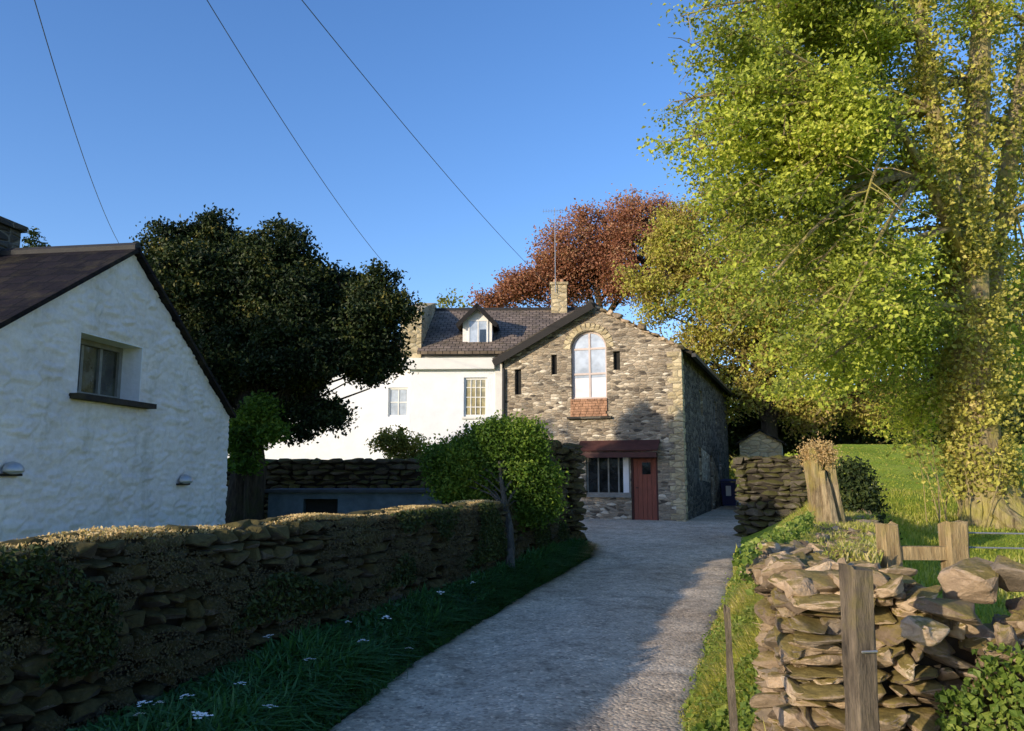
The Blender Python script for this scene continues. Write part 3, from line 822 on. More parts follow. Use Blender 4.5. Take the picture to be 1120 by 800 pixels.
# parapet band, soffit and gutter
b0 = wx(435, 404)[0]; b1 = wx(541, 404)[0]; zb0 = wx(500, 404.5)[1]; zb1 = wx(500, 392.5)[1]
MB().box(b0, b1, -.22, .0, zb0, zb1).build('fascia', M_whitetrim, wh)
MB().box(wx(462, 388)[0], .1, -.34, -.0, wx(500, 389.5)[1], ez + .02).build('gutter', M_pipe, wh)
MB().box(b1 + .02, -.02, -.05, -.001, -.3, ez - .1).build('corner_pilaster', M_whitetrim, wh)
MB().slab([(wx(458, 388)[0], -.4, ez + .05), (XR, -.4, ez + .05), (XR, 3.3, rz_), (wx(458, 388)[0], 3.3, rz_)], .1).build('roof', M_slate, wh)
MB().slab([(wx(458, 388)[0], DEP + .3, ez + .05), (wx(458, 388)[0], 3.3, rz_ - .004), (XR, 3.3, rz_ - .004), (XR, DEP + .3, ez + .05)], .1).build('roof', M_slate, wh)
MB().prism([(wx(462, 388)[0], ez + .02), (XR - .1, ez + .02), (XR - .1, ez + .021 + .3), (wx(462, 388)[0], ez + .021 + .3)], 1.2, DEP - 1.2).build('attic_wall', M_white, wh)
MB().tube([(wx(458, 388)[0], 3.3, rz_ + .01), (XR, 3.3, rz_ + .01)], [.08, .08], 8).build('ridge_tile', M_lead, wh)
wr = rz_ - .75
MB().slab([(-9.4, .3, wing_e + .03), (xw0 - .05, .3, wing_e + .03), (xw0 - .05, 3.3, wr - .5), (-9.4, 3.3, wr - .5)], .1).build('roof', M_slate, wh)
MB().slab([(-9.4, DEP, wing_e + .03), (-9.4, 3.3, wr - .504), (xw0 - .05, 3.3, wr - .504), (xw0 - .05, DEP, wing_e + .03)], .1).build('roof', M_slate, wh)
# stone gable stack at the left end of the roof
g0, g1 = wx(438, 390)[0], wx(461, 390)[0]
gz0 = ez - .35; 
n = 3.3
gs = MB()
v = []
for x in (g0, g1):
    v += [(x, -.12, gz0), (x, DEP, gz0), (x, DEP, ez + .3), (x, n, rz_ + .28), (x, .75, wx(450, 339)[1] + .25), (x, -.12, wx(450, 341)[1])]
gs.add(v, [(0, 1, 2, 3, 4, 5), (11, 10, 9, 8, 7, 6), (0, 5, 11, 6), (5, 4, 10, 11), (4, 3, 9, 10), (3, 2, 8, 9), (2, 1, 7, 8), (1, 0, 6, 7)])
gs.build('gable_parapet', M_tanstack, wh)
# dormer
d0, d1 = wx(506, 380, .35)[0], wx(538, 380, .35)[0]; dzb = wx(520, 381, .35)[1]; dzt = wx(520, 351, .35)[1]; dza = wx(522, 335, .35)[1]; dc = (d0 + d1) / 2
dorm = MB().prism([(d0, dzb), (d1, dzb), (d1, dzt), (dc, dza), (d0, dzt)], .35, 2.9).build('dormer', M_whitetrim, wh)
wa, wb = wx(512, 377, .35), wx(534, 350, .35)
dw = window(dorm, wa[0], wb[0], wa[1], wb[1], .31, 2, 1, M_whitetrim, G_sky, .05, .04, .035)
MB().box(wb[0] - .28, wb[0] - .07, .32, .326, wa[1] + .06, wa[1] + .5).build('dark_pane', G_room, dorm)
dsl = (dza - dzt) / (d1 - dc)
for s in (-1, 1):
    e = dc + s * (d1 - dc + .22); ze_ = dzt - .22 * dsl + .07
    MB().slab([(dc, .12, dza + .07), (e, .12, ze_), (e, 3.0, ze_), (dc, 3.0, dza + .07)], .07).build('dormer_roof', M_slate_s, dorm)
    MB().slab([(dc, .09, dza + .06), (e, .09, ze_ - .01), (e, .117, ze_ - .01), (dc, .117, dza + .06)], .14).build('bargeboard', M_darkwood, dorm)
# chimney and aerial
cq0, cq1 = wx(603, 335, 3.0)[0], wx(620, 335, 3.0)[0]; cz1 = wx(610, 312, 3.0)[1]
ch = MB().box(cq0, cq1, 2.95, 3.7, rz_ - 1.4, cz1).build('chimney', M_tanstack, wh)
MB().box(cq0 - .05, cq1 + .05, 2.9, 3.75, cz1 + .003, cz1 + .1).build('chimney_cap', M_tanstack, ch)
cpm = MB()
for x in (.28, .72):
    xx = cq0 + (cq1 - cq0) * x; cpm.tube([(xx, 3.3, cz1 + .1), (xx, 3.3, cz1 + .28)], [.09, .075], 10)
cpm.build('chimney_pot', M_brick, ch)
am = MB(); ax_ = cq0 + .15; atz = wx(608, 228, 2.9)[1]
am.tube([(ax_, 2.88, cz1 - .3), (ax_, 2.88, atz)], [.014, .012], 6)
am.tube([(ax_ - .45, 2.88, atz - .12), (ax_ + .35, 2.8, atz - .12)], [.008, .008], 5)
for i in range(8):
    t = -.42 + i * .1; am.tube([(ax_ + t, 2.6, atz - .12), (ax_ + t, 3.1, atz - .12)], [.004, .004], 4)
am.tube([(ax_ - .2, 2.88, atz - .55), (ax_ + .2, 2.88, atz - .55)], [.01, .01], 4)
am.build('aerial', M_metal, wh)

# ------------------------------------------------------------------ white cottage at the left
CO = Vector((-4.25, 12.0, -.05)); CRZ = math.atan2(.989, .148)
cot = empty('whitewashed_cottage', CO, CRZ, 'low whitewashed rubble cottage with dark slate roof behind the mossy wall', 'cottage')
cx_ = lambda a, b, yl=0: hit(a, b, CO, CRZ, yl)
cax, caz = cx_(145, 277); czr = cx_(252, 456)[1]; cl_x, cl_z = cx_(1, 356)
csl = (caz - cl_z) / (cax - cl_x); cex = cax - (caz - 2.3) / csl; csr = (caz - czr) / (0 - cax); CLEN = 8.5
qa, qb = cx_(83, 433), cx_(157, 372)
win = (qa[0], qb[0], cx_(120, 437)[1], cx_(110, 368)[1])
body = MB().prism([(cex, -.3), (-.02, -.3), (-.02, czr - .03), (cax, caz - .04), (cex + .02, 2.27)], .06, CLEN).build('wall', plain('limewash_core', (.62, .62, .6), .9, .05, 3), cot)
cut(body, [MB().box(win[0], win[1], -.2, .42, win[2], win[3])])
# the uneven limewashed gable face, displaced stone by stone
bm = bmesh.new(); step = .024
nx = int((0 - cex) / step) + 1; nz = int((caz + .4) / step) + 1
bmesh.ops.create_grid(bm, x_segments=nx, y_segments=nz, size=.5)
for v in bm.verts:
    x = cex + (v.co.x + .5) * (0 - cex); z = -.3 + (v.co.y + .5) * (caz + .3); v.co = (x, 0, z)
def bis(co_, no, clear=True):
    bmesh.ops.bisect_plane(bm, geom=bm.verts[:] + bm.edges[:] + bm.faces[:], plane_co=co_, plane_no=no, clear_outer=clear)
bis((0, 0, czr), (csr, 0, 1)); bis((cax, 0, caz), (-csl, 0, 1))
for c_, n_ in (((win[0], 0, 0), (1, 0, 0)), ((win[1], 0, 0), (1, 0, 0)), ((0, 0, win[2]), (0, 0, 1)), ((0, 0, win[3]), (0, 0, 1))): bis(c_, n_, False)
bmesh.ops.delete(bm, geom=[f for f in bm.faces if win[0] < f.calc_center_median().x < win[1] and win[2] < f.calc_center_median().z < win[3]], context='FACES')
for v in bm.verts:
    x, z = v.co.x, v.co.z
    p = Vector((x * 3.2 + .12 * noise.noise(Vector((x * 2, z * 2, 1))), 0, z * 9.5 + .25 * noise.noise(Vector((x * 2, z * 2, 5)))))
    d, pts = noise.voronoi(p, distance_metric='DISTANCE')
    e = min(1, (d[1] - d[0]) * 6); e = e * e * (3 - 2 * e); hsh = noise.noise(pts[0] * 3.7)
    wd = max(win[0] - x, x - win[1], win[2] - z, z - win[3]); e *= max(0, min(1, wd / .08))
    v.co.y = -.0 - .017 * e * (1 + 1.3 * hsh) - .018 * noise.noise(Vector((x * 1.1, z * 1.1, 9))) - .007 * noise.noise(Vector((x * 16, z * 20, 2)))
# side return
me = bpy.data.meshes.new('gable_face'); bm.to_mesh(me); bm.free()
for p in me.polygons: p.use_smooth = True
gf = bpy.data.objects.new('gable_face', me); C.objects.link(gf); gf.parent = cot
def lime():
    m, nt, ns, ln = mat('limewash')
    v = coords(ns, ln)
    n1 = noise_(ns, ln, v, 1.2, 6, .7); n2 = noise_(ns, ln, v, 16, 6, .75)
    r = ramp(ns, [(.3, (.68, .64, .61)), (.6, (.84, .80, .765))]); ln.new(n1.outputs[0], r.inputs[0])
    r2 = ramp(ns, [(.3, (.78, .78, .76)), (.6, (1, 1, 1))]); ln.new(n2.outputs[0], r2.inputs[0])
    c = mixc(ns, ln, .7, r.outputs[0], r2.outputs[0], 'MULTIPLY')
    n3 = noise_(ns, ln, coords(ns, ln, (1.6, 1, .5)), 1.7, 6, .75)
    r3 = ramp(ns, [(.52, (1, 1, 1)), (.72, (.74, .75, .7))]); ln.new(n3.outputs[0], r3.inputs[0])
    c = mixc(ns, ln, 1, c, r3.outputs[0], 'MULTIPLY')
    finish(ns, ln, c, .95, n2.outputs[0], .012, 1, .1)
    return m
me.materials.append(lime())
body.data.materials.clear(); body.data.materials.append(me.materials[0])
rev = MB()
t_ = .012
rev.box(win[0], win[0] + t_, -.0, .36, win[2], win[3]); rev.box(win[1] - t_, win[1], -.0, .36, win[2], win[3])
rev.box(win[0] + t_, win[1] - t_, .0, .36, win[3] - t_, win[3])
rev.build('window_reveal', M_white, cot)
window(cot, win[0] + t_, win[1] - t_, win[2] + .02, win[3] - t_, .26, 3, 1, M_greywood, G_green, .06, .045, .07, 'three light wooden window with a deep white reveal')
MB().box(win[0] - .12, win[1] + .16, -.13, .28, win[2] - .055, win[2] + .005).build('window_sill', M_slate_s, cot)
MB().slab([(cex - .25, -.09, 2.3 - .25 * csl + .07), (cax, -.09, caz + .07), (cax, CLEN + .1, caz + .07), (cex - .25, CLEN + .1, 2.3 - .25 * csl + .07)], .05).build('roof', M_slate_c, cot)
MB().slab([(cax, -.09, caz + .066), (.07, -.09, czr - .07 * csr + .066), (.07, CLEN + .1, czr - .07 * csr + .066), (cax, CLEN + .1, caz + .066)], .045).build('roof', M_slate_c, cot)
MB().tube([(cax, -.07, caz + .06), (cax, CLEN + .1, caz + .06)], [.07, .07], 8).build('ridge_tile', M_lead, cot)
cyy = 1.76
chm = MB().box(cax - .25, cax + .25, cyy, cyy + .5, caz - .3, caz + .42).build('chimney', M_sidewall, cot)
MB().box(cax - .3, cax + .3, cyy - .05, cyy + .55, caz + .423, caz + .5).build('chimney_cap', M_sidewall, chm)
for (a, b) in ((8, 513), (198, 525)):
    x, z = cx_(a, b); s = .115
    l = MB(); rings = []
    for i in range(7):
        t = i / 6 * math.pi / 2
        rings.append([(x + math.cos(w) * s * math.cos(t), -.045 - .11 * math.sin(t), z + abs(math.sin(w)) * s * .8 * math.cos(t) - .02 if math.sin(w) > 0 else z - .02 + math.sin(w) * s * .3 * math.cos(t)) for w in np.linspace(0, 2 * math.pi, 16, endpoint=False)])
    V = [p for r_ in rings for p in r_]
    F = [(i * 16 + j, i * 16 + (j + 1) % 16, (i + 1) * 16 + (j + 1) % 16, (i + 1) * 16 + j) for i in range(6) for j in range(16)]
    l.add(V, F)
    lo = l.build('wall_lamp', M_metal, cot, smooth=True)
    MB().box(x - s * 1.15, x + s * 1.15, -.06, .02, z - .07, z - .045).build('lamp_base', M_iron, lo)

# ------------------------------------------------------------------ low outbuilding and garden wall behind the lane wall
OO = at(470, 540, 15.4); OO.z = 0
out = empty('low_outbuilding', (-4.6, 15.3, .1), R(2), 'low blue grey outbuilding with one dark opening behind the lane wall', 'outbuilding')
oh = at(400, 539, 15.3).z - .1
ow = MB().box(0, 3.2, 0, 1.2, -.3, oh).build('wall', M_bluewall, out)
q0 = at(331, 562, 15.3); q1 = at(369, 546, 15.3)
cut(ow, [MB().box(q0.x + 4.6, q1.x + 4.6, -.2, .3, .25, q1.z - .1)])
MB().box(q0.x + 4.6, q1.x + 4.6, .25, .27, .25, q1.z - .1).build('dark_opening', M_dark, out)
MB().box(-.1, 3.3, -.1, 1.3, oh + .003, oh + .06).build('roof', M_flat, out)

st, cr = MB(), MB()
gpath = [(-8.5, 17.6), (-4, 17.5), (.6, 17.0)]
drywall(st, cr, gpath, lambda s: .1, lambda s: 2.02 + .03 * math.sin(s * 2), .5, (.08, .14), (.2, .5), 11, PROLO, cope=False)
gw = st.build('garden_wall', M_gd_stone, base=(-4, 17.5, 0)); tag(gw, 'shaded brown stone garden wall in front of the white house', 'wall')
cr.build('core', M_core, gw).matrix_parent_inverse = Matrix.Translation((4, -17.5, 0))

# ------------------------------------------------------------------ left lane wall
st, cr = MB(), MB()
LTOP = lambda s: 1.28 + .035 * noise.noise(Vector((s * .9, 0, 0))) + .02 * math.sin(s * 3)
lp = [(LW0.x, LW0.y), (-2.55, 5.0), (-.78, 10.0), (.75, 14.6)]
pos, LL = drywall(st, cr, lp, lambda s: .0, LTOP, .46, (.05, .12), (.1, .3), 21, None, batter=.06, cope=False)
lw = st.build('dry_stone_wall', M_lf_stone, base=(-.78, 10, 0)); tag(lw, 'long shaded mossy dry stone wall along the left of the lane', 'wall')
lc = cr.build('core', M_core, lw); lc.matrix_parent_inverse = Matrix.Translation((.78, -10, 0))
# end pier
st, cr = MB(), MB()
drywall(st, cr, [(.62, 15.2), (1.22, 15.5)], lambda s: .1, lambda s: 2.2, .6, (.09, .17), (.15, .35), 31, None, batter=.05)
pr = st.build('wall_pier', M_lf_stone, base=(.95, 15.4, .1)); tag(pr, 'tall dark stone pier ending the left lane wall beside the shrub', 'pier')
pc = cr.build('core', M_core, pr); pc.matrix_parent_inverse = Matrix.Translation((-.95, -15.4, -.1))

# moss, dead stems and tufts over the left wall
def wall_cover(name, m, n, size, zlo, zhi, side, label, cat, s0=0, s1=None, off=.02, thr=-.2, f=1.6, bias=(.5, -.2, .3), aspect=.6, lod=True, clumps=None):
    lf = MB(); s1 = s1 or LL; P, c = [], []
    t = 0
    while len(P) < n and t < n * 6:
        t += 1
        s = s0 + (s1 - s0) * random.random() ** .9; z = random.uniform(zlo, zhi); p, tt = pos(s); nn = Vector((tt.y, -tt.x))
        q = p + nn * side * (.26 - .05 * z + off + random.uniform(0, .05)); k_ = noise.noise(Vector((s * f, z * f * 1.3, side * 3)))
        if k_ < thr: continue
        P.append((q.x, q.y, z)); c.append(.5 + k_ * .8 + random.uniform(-.15, .15))
    leaves(lf, np.array(P), size, np.clip(c, 0, 1), bias, aspect)
    o = lf.build(name, m, base=(-.78, 10, 0), fixn=False); return tag(o, label, cat, kind='stuff')
wall_cover('wall_moss', L_wallgrow, 60000, .019, .05, 1.25, 1, 'brown moss covering the shaded face of the left wall', 'moss', thr=-.1, f=2.4, bias=(1.6, -.7, .5), off=-.01)
wall_cover('wall_fern', L_dark, 9000, .045, .55, 1.28, 1, 'dark green small-leaved growth along the upper face of the left wall', 'creeper', thr=.12, f=.9, s0=2)
lf = MB(); P = []; c = []
for i in range(45000):
    s = random.random() * LL; p, tt = pos(s); nn = Vector((tt.y, -tt.x)); w = random.uniform(-.2, .1)
    k_ = noise.noise(Vector((s * 1.3, w * 2, 0)))
    if k_ < -.25: continue
    q = p + nn * w; P.append((q.x, q.y, LTOP(s) - .045 + random.uniform(0, .045) + .03 * k_)); c.append(.5 + k_ * .5 + random.uniform(-.3, .3))
leaves(lf, np.array(P), .026, np.clip(c, 0, 1), (-.9, -.8, .3))
tag(lf.build('wall_top_moss', L_topgold, base=(-.78, 10, 0), fixn=False), 'golden dry moss catching the sun on top of the left wall', 'moss', kind='stuff')

# left verge: wild garlic and grass
def scatter(n, y0, y1, fl, fr, ypow=1.0, thr=-9, f=1.0):
    out = []; c = []
    y = y0 + (y1 - y0) * rng.random(n) ** ypow; u = rng.random(n)
    l = np.array([fl(a) for a in y]); r = np.array([fr(a) for a in y]); x = l + (r - l) * u
    z = H(x, y)
    k_ = np.array([noise.noise(Vector((a * f, b * f, 0))) for a, b in zip(x, y)])
    m = k_ > thr
    return np.stack([x, y, z - .01], 1)[m], k_[m], u[m]
lwf = lambda y: float(np.interp(y, [-1.2, 5, 10, 14.6, 16.2], [-4.8, -2.55, -.78, .75, 1.3])) + .28
mb = MB()
b, k_, u = scatter(52000, 2.6, 16.2, lwf, lambda y: float(laneL(y)) + .06, 1.25)
e = np.clip((1 - u) * 4, .25, 1) * np.where(b[:, 1] < 6.5, np.clip(.25 + u * 1.6 + (b[:, 1] - 4.5) * .25, .2, 1), 1)
blades(mb, b, .27 * e * (1 + .5 * k_), .028, 1.0, np.clip(.5 + k_ * .8 + rng.normal(0, .1, len(k_)), 0, 1))
m_ = rng.random(len(b)) < .55; bb = b[m_] + np.array([0, 0, 1.0]) * (rng.random(m_.sum()) * .2 * e[m_] + .03)[:, None]
leaves(mb, bb, .075, np.clip(.5 + k_[m_] * .8 + rng.normal(0, .12, m_.sum()), 0, 1), (.2, -.2, .6), .4)
tag(mb.build('verge_plants', G_garlic, fixn=False), 'dark green wild garlic and grass on the verge below the left wall', 'verge', kind='stuff')
fl = MB()
for i in range(9):
    a = i * .7; c0 = Vector((math.cos(a) * .02 * (i % 3 + .4), math.sin(a) * .02 * (i % 3 + .4), .3 - .004 * (i % 3)))
    for j in range(5):
        w = j * 1.2566 + i; d = Vector((math.cos(w), math.sin(w), .25)) * .016; e_ = Vector((-math.sin(w), math.cos(w), 0)) * .006
        fl.add([tuple(c0), tuple(c0 + d * .6 + e_), tuple(c0 + d), tuple(c0 + d * .6 - e_)], [(0, 1, 2, 3)])
f0 = empty('wildflower', (0, 0, 0), 0, 'small white wildflower head on a thin stem in the left verge', 'flower', 'white flowers dotted through the left verge')
fl.build('flower_head', L_petal, f0, fixn=False)
MB().tube([(0, 0, 0), (.008, 0, .15), (0, 0, .3)], [.003, .003, .002], 5).build('stem', G_garlic, f0)
fp = [(165, 755, 5.6), (160, 772, 5.4), (185, 765, 5.7), (207, 772, 5.6), (210, 755, 5.8), (222, 779, 5.6), (303, 688, 7.0), (339, 716, 6.7), (380, 681, 7.9), (398, 703, 7.4), (445, 700, 7.4), (262, 740, 6.2), (480, 645, 9.6), (520, 632, 11), (287, 762, 5.9), (420, 668, 8.6)]
kids = list(f0.children)
for i, (a, b_, Y) in enumerate(fp):
    for Y in np.arange(3, 16, .02):
        p = at(a, b_, Y)
        if p.z <= float(H(p.x, Y)) + .36: break
    o = f0 if i == 0 else f0.copy()
    if i:
        C.objects.link(o)
        for ch_ in kids: c_ = ch_.copy(); C.objects.link(c_); c_.parent = o
    o.location = (p.x, Y, float(H(p.x, Y)) + random.uniform(0, .03)); o.rotation_euler = (0, 0, random.uniform(0, 6)); q_ = random.uniform(.55, .9); o.scale = (q_, q_, random.uniform(.95, 1.2)); o.rotation_euler = (random.uniform(-.25, .25), random.uniform(-.25, .25), random.uniform(0, 6))

# ------------------------------------------------------------------ right walls
st, cr = MB(), MB()
RP = [(1.35, 3.75), (3.0, 7.4), (5.0, 12.0), (6.3, 15.8)]
def rzb(s): 
    return float(np.interp(s, [0, 4, 9, 13], [.15, .55, .75, .9]))
def rzt(s): return float(np.interp(s, [0, 1, 2.2, 4, 9, 13], [1.2, 1.24, 1.12, 1.12, 1.2, 1.38])) + .05 * noise.noise(Vector((s * 1.5, 3, 0)))
posr, RL = drywall(st, cr, RP, rzb, rzt, .56, (.035, .1), (.06, .2), 41, PROHI, tiltj=.28, cope=False)
r_ = random.Random(77)
for i in range(420):
    s_ = RL * r_.random() ** 1.3; p, tt = posr(s_); w = r_.uniform(-.27, .27); d = (r_.uniform(.06, .19), r_.uniform(.06, .16), r_.uniform(.04, .1))
    put_stone(st, (p.x + tt.y * w, p.y - tt.x * w, rzt(s_) - .07 + r_.uniform(0, .09)), d, r_.uniform(0, 6.3), (r_.uniform(-.4, .4), r_.uniform(-.4, .4)), r_, PROHI)
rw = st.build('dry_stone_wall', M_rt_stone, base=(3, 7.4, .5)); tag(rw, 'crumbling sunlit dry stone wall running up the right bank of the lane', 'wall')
rc = cr.build('core', M_core, rw); rc.matrix_parent_inverse = Matrix.Translation((-3, -7.4, -.5))
st, cr = MB(), MB()
BP = [(1.2, 3.65), (2.2, 3.5), (4.2, 3.2), (6.5, 3.0)]
posb, BLn = drywall(st, cr, BP, lambda s: .1, lambda s: float(np.interp(s, [0, .45, .75, .95, 1.2, 3, 5], [1.2, 1.22, 1.0, 1.0, 1.17, 1.17, 1.0])) + .06 * noise.noise(Vector((s * 2, 8, 0))), .56, (.03, .1), (.06, .21), 43, PROHI, tiltj=.35, cope=False)
for i in range(330):
    s_ = 4.5 * r_.random() ** 1.2; p, tt = posb(s_); w = r_.uniform(-.3, .27); d = (r_.uniform(.06, .22), r_.uniform(.06, .18), r_.uniform(.04, .11))
    zt_ = float(np.interp(s_, [0, .45, .75, .95, 1.2, 3, 5], [1.2, 1.22, 1.0, 1.0, 1.17, 1.17, 1.0]))
    put_stone(st, (p.x + tt.y * w, p.y - tt.x * w, zt_ - .08 + r_.uniform(0, .1)), d, r_.uniform(0, 6.3), (r_.uniform(-.5, .5), r_.uniform(-.5, .5)), r_, PROHI)
bw_ = st.build('broken_stone_wall', M_rt_stone, base=(2.2, 3.5, .1)); tag(bw_, 'broken end of the tan dry stone wall behind the near timber post', 'wall')
bc = cr.build('core', M_core, bw_); bc.matrix_parent_inverse = Matrix.Translation((-2.2, -3.5, -.1))
# tumbled slabs on top
slabs = [(1068, 636, 3.5, (.26, .22, .18), .3, (.25, -.25), 'large pink tan slab tipped on the broken wall behind the fence post rail'),
         (1120, 642, 3.45, (.3, .26, .2), -.2, (.1, .3), 'large pale slab on the broken wall at the right edge of the photo'),
         (1040, 668, 3.3, (.27, .2, .07), .15, (.2, .1), 'flat thin slab sliding forward below the large tipped pink slab'),
         (1003, 655, 3.4, (.18, .16, .07), -.3, (.15, -.2), 'small flat stone between the near post and the large pink slab'),
         (1010, 690, 3.2, (.15, .14, .1), .5, (.1, .1), 'blocky brown stone hanging low on the broken wall right of the near post'),
         (890, 612, 4.6, (.36, .25, .1), .4, (.1, -.05), 'long tan coping stone on the wall top just below the dead stump'),
         (845, 622, 4.0, (.24, .25, .09), .2, (-.05, .1), 'coping stone at the left corner of the broken wall')]
for a, b_, Y, d, an, tl, lb in slabs:
    mb = MB(); put_stone(mb, (0, 0, 0), d, an, tl, random.Random(int(a)), PROHI)
    o = mb.build('loose_stone', M_rt_stone); o.location = at(a, b_, Y); tag(o, lb, 'stone', 'loose stones on the broken wall')
# near post
pp = at(938, 800, 2.85)
mb = MB()
mb.box(-.05, .05, -.045, .045, -.2, 1.0)
def timber(w, d, h, seed, top=.02):
    r = random.Random(seed); m_ = MB(); V = []; N = 10
    for i in range(N):
        z = -.35 + (h + .35) * i / (N - 1); j = lambda: r.uniform(-.004, .004)
        for x, y in ((-w, -d * .8), (-w * .8, -d), (w * .8, -d), (w, -d * .8), (w, d * .8), (w * .8, d), (-w * .8, d), (-w, d * .8)):
            V.append((x + j() + .006 * math.sin(z * 3 + seed), y + j(), z + (r.uniform(-top, top) if i == N - 1 else 0)))
    F = [(i * 8 + j, i * 8 + (j + 1) % 8, (i + 1) * 8 + (j + 1) % 8, (i + 1) * 8 + j) for i in range(N - 1) for j in range(8)] + [tuple((N - 1) * 8 + j for j in range(8)), tuple(7 - j for j in range(8))]
    return m_.add(V, F)
po = timber(.042, .042, at(938, 621, 2.9).z - .3, 3).build('fence_post', M_postd); po.location = (at(938, 700, 2.9).x, 2.9, .3); po.rotation_euler = (0, R(.6), R(12))
tag(po, 'tall weathered grey timber post standing in front of the broken wall', 'post')
MB().tube([(-.03, -.052, .75), (.03, -.052, .75)], [.004, .004], 4).build('wire_staple', M_metal, po)
sk = timber(.012, .012, at(806, 664, 3.3).z - .2, 9).build('garden_stake', M_postd); sk.location = (at(804, 700, 3.25).x, 3.25, .2); sk.rotation_euler = (0, R(-1.5), 0)
tag(sk, 'thin dark wooden stake at the left corner of the broken wall', 'stake')
# fence behind the broken wall
FY = 4.35; fb = at(1006, 620, FY)
fe = empty('timber_fence', (fb.x, FY, .5), R(-4), 'low golden timber fence of two posts, a rail and wires behind the broken wall', 'fence')
for a, tp, w in ((977, 572, .046), (1037, 573, .058)):
    p = at(a, tp, FY); o = timber(w, .05, p.z - .5, a).build('post', M_postg, fe); o.location = (p.x - fb.x, 0, 0)
    o.rotation_euler = (0, R(-2 if a < 1000 else 1.2), R(8))
p0, p1 = at(984, 605, FY), at(1034, 604, FY)
MB().box(p0.x - fb.x, p1.x - fb.x, -.025, .03, p0.z - .5 - .035, p0.z - .5 + .035).build('rail', M_postg, fe)
for yy in (583, 599):
    p = at(1050, yy, FY); MB().tube([(p.x - fb.x - .1, .05, p.z - .5), (p.x - fb.x + 3.5, -.2, p.z - .53)], [.004, .004], 4).build('wire', M_metal, fe)

# dead stump on the bank
SB = at(905, 592, 8.6); SB.z = float(H(SB.x, 8.6)) - .1
sm = empty('dead_tree_stump', SB, 0, 'split bleached tree stump with golden moss on its head, above the lane', 'stump')
ht = at(900, 492, 8.6).z - SB.z
mb = MB()
for i in range(11):
    a = i / 11 * 2 * math.pi; 
    if 4.6 < a < 5.3: continue
    rr = .105; x, y = math.cos(a) * rr, math.sin(a) * rr; tph = ht * random.uniform(.78, 1.02)
    mb.tube([(x * 1.9 + .06, y * 1.9, -.1), (x * 1.2 + .02, y * 1.15, ht * .3), (x * .95 - .03, y, ht * .65), (x * 1.05 - .05, y * 1.1, tph)], [.1, .07, .06, .05], 7, jit=.38)
mb.build('trunk', M_stump, sm)
MB().tube([(.02, .02, -.1), (-.04, .02, ht * .8)], [.15, .12], 8).build('hollow_core', M_dark, sm)
lf = MB(); P = rng.normal(size=(7000, 3)) * np.array([.075, .075, .06]) + np.array([-.04, 0, ht * .95]); leaves(lf, P, .022, rng.random(7000) * .6, (-.6, -.6, .3))
lf.build('moss_cap', L_topgold, sm, fixn=False)

# right verge grass, bank
mb = MB()
b, k_, u = scatter(70000, 2.4, 16, lambda y: float(laneR(y)) - .02, lambda y: float(wallX(y)) - .22, 1.2)
blades(mb, b, (.12 + .16 * u) * (1 + .8 * k_) * np.clip(u * 4, .3, 1), .012, .9, np.clip(.52 + k_ * .7 + rng.normal(0, .12, len(k_)), 0, 1))
tag(mb.build('verge_grass', G_grass, fixn=False), 'sunny yellow green grass on the bank right of the lane', 'grass', kind='stuff')
mb = MB()
b, k_, u = scatter(26000, 5, 17, lambda y: float(wallX(y)) - .35, lambda y: float(wallX(y)) + 3, 1.0)
blades(mb, b, .1 * (1 + .5 * k_), .014, .7, np.clip(.35 + k_ * .6, 0, 1))
b, k_, u = scatter(60000, 12, 34, lambda y: float(wallX(y)) + .2, lambda y: float(wallX(y)) + 16, 1.0)
blades(mb, b, .04 * (1 + .5 * k_), .025, .8, np.clip(.3 + k_ * .5, 0, 1))
tag(mb.build('field_grass', G_grass, fixn=False), 'grass tufts over the paddock beyond the right wall', 'grass', kind='stuff')
# top-of-wall grass along the right wall
mb = MB(); P = []; c = []
for i in range(26000):
    s = .5 + random.random() * (RL - .5); p, tt = posr(s); nn = Vector((tt.y, -tt.x)); w = random.uniform(-.42, .3)
    k_ = noise.noise(Vector((s * 1.8, w * 2, 2)))
    if k_ < .05 - .25 * (w < -.18) - .02 * s: continue
    q = p + nn * w; P.append((q.x, q.y, rzt(s) - .03 - (.12 * random.random() if w < -.25 else 0))); c.append(.6 + k_ * .6)
blades(mb, np.array(P), .09, .01, .9, np.clip(c, 0, 1))
tag(mb.build('wall_top_grass', G_grass, fixn=False), 'dry grass growing along the top of the right wall', 'grass', kind='stuff')
# leafy weeds (nettles, ivy) round the broken wall
def weeds(n, cx0, cx1, cy0, cy1, z0, z1, size, thr=-.05, f=2.2):
    P = []; c = []
    while len(P) < n:
        x, y = random.uniform(cx0, cx1), random.uniform(cy0, cy1); k_ = noise.noise(Vector((x * f, y * f, 1)))
        if k_ < thr: continue
        g = float(H(x, y)); P.append((x, y, g + z0 + (z1 - z0) * random.random() * (.4 + k_))); c.append(.5 + k_ * .6 + random.uniform(-.2, .2))
    return np.array(P), np.clip(c, 0, 1)
lf = MB()
for args in ((3600, .8, 1.12, 3.5, 4.7, 0, .45, .045), (11000, 1.75, 3.2, 2.2, 2.95, 0, .85, .036), (2400, 1.1, 1.8, 2.3, 2.9, 0, .3, .035)):
    P, c = weeds(*args); leaves(lf, P, args[-1], c, (-.2, -.3, .7), .75)
P = []; c = []
while len(P) < 16000:
    y = random.uniform(3.3, 11); w = float(wallX(y)) - .28; l_ = float(laneR(y)); x = l_ + (w - l_) * random.random() ** .6; k_ = noise.noise(Vector((x * 2.5, y * 2.5, 7)))
    if k_ < 0: continue
    P.append((x, y, float(H(x, y)) + random.random() * (.12 + .35 * k_))); c.append(.55 + k_ * .6 + random.uniform(-.25, .25))
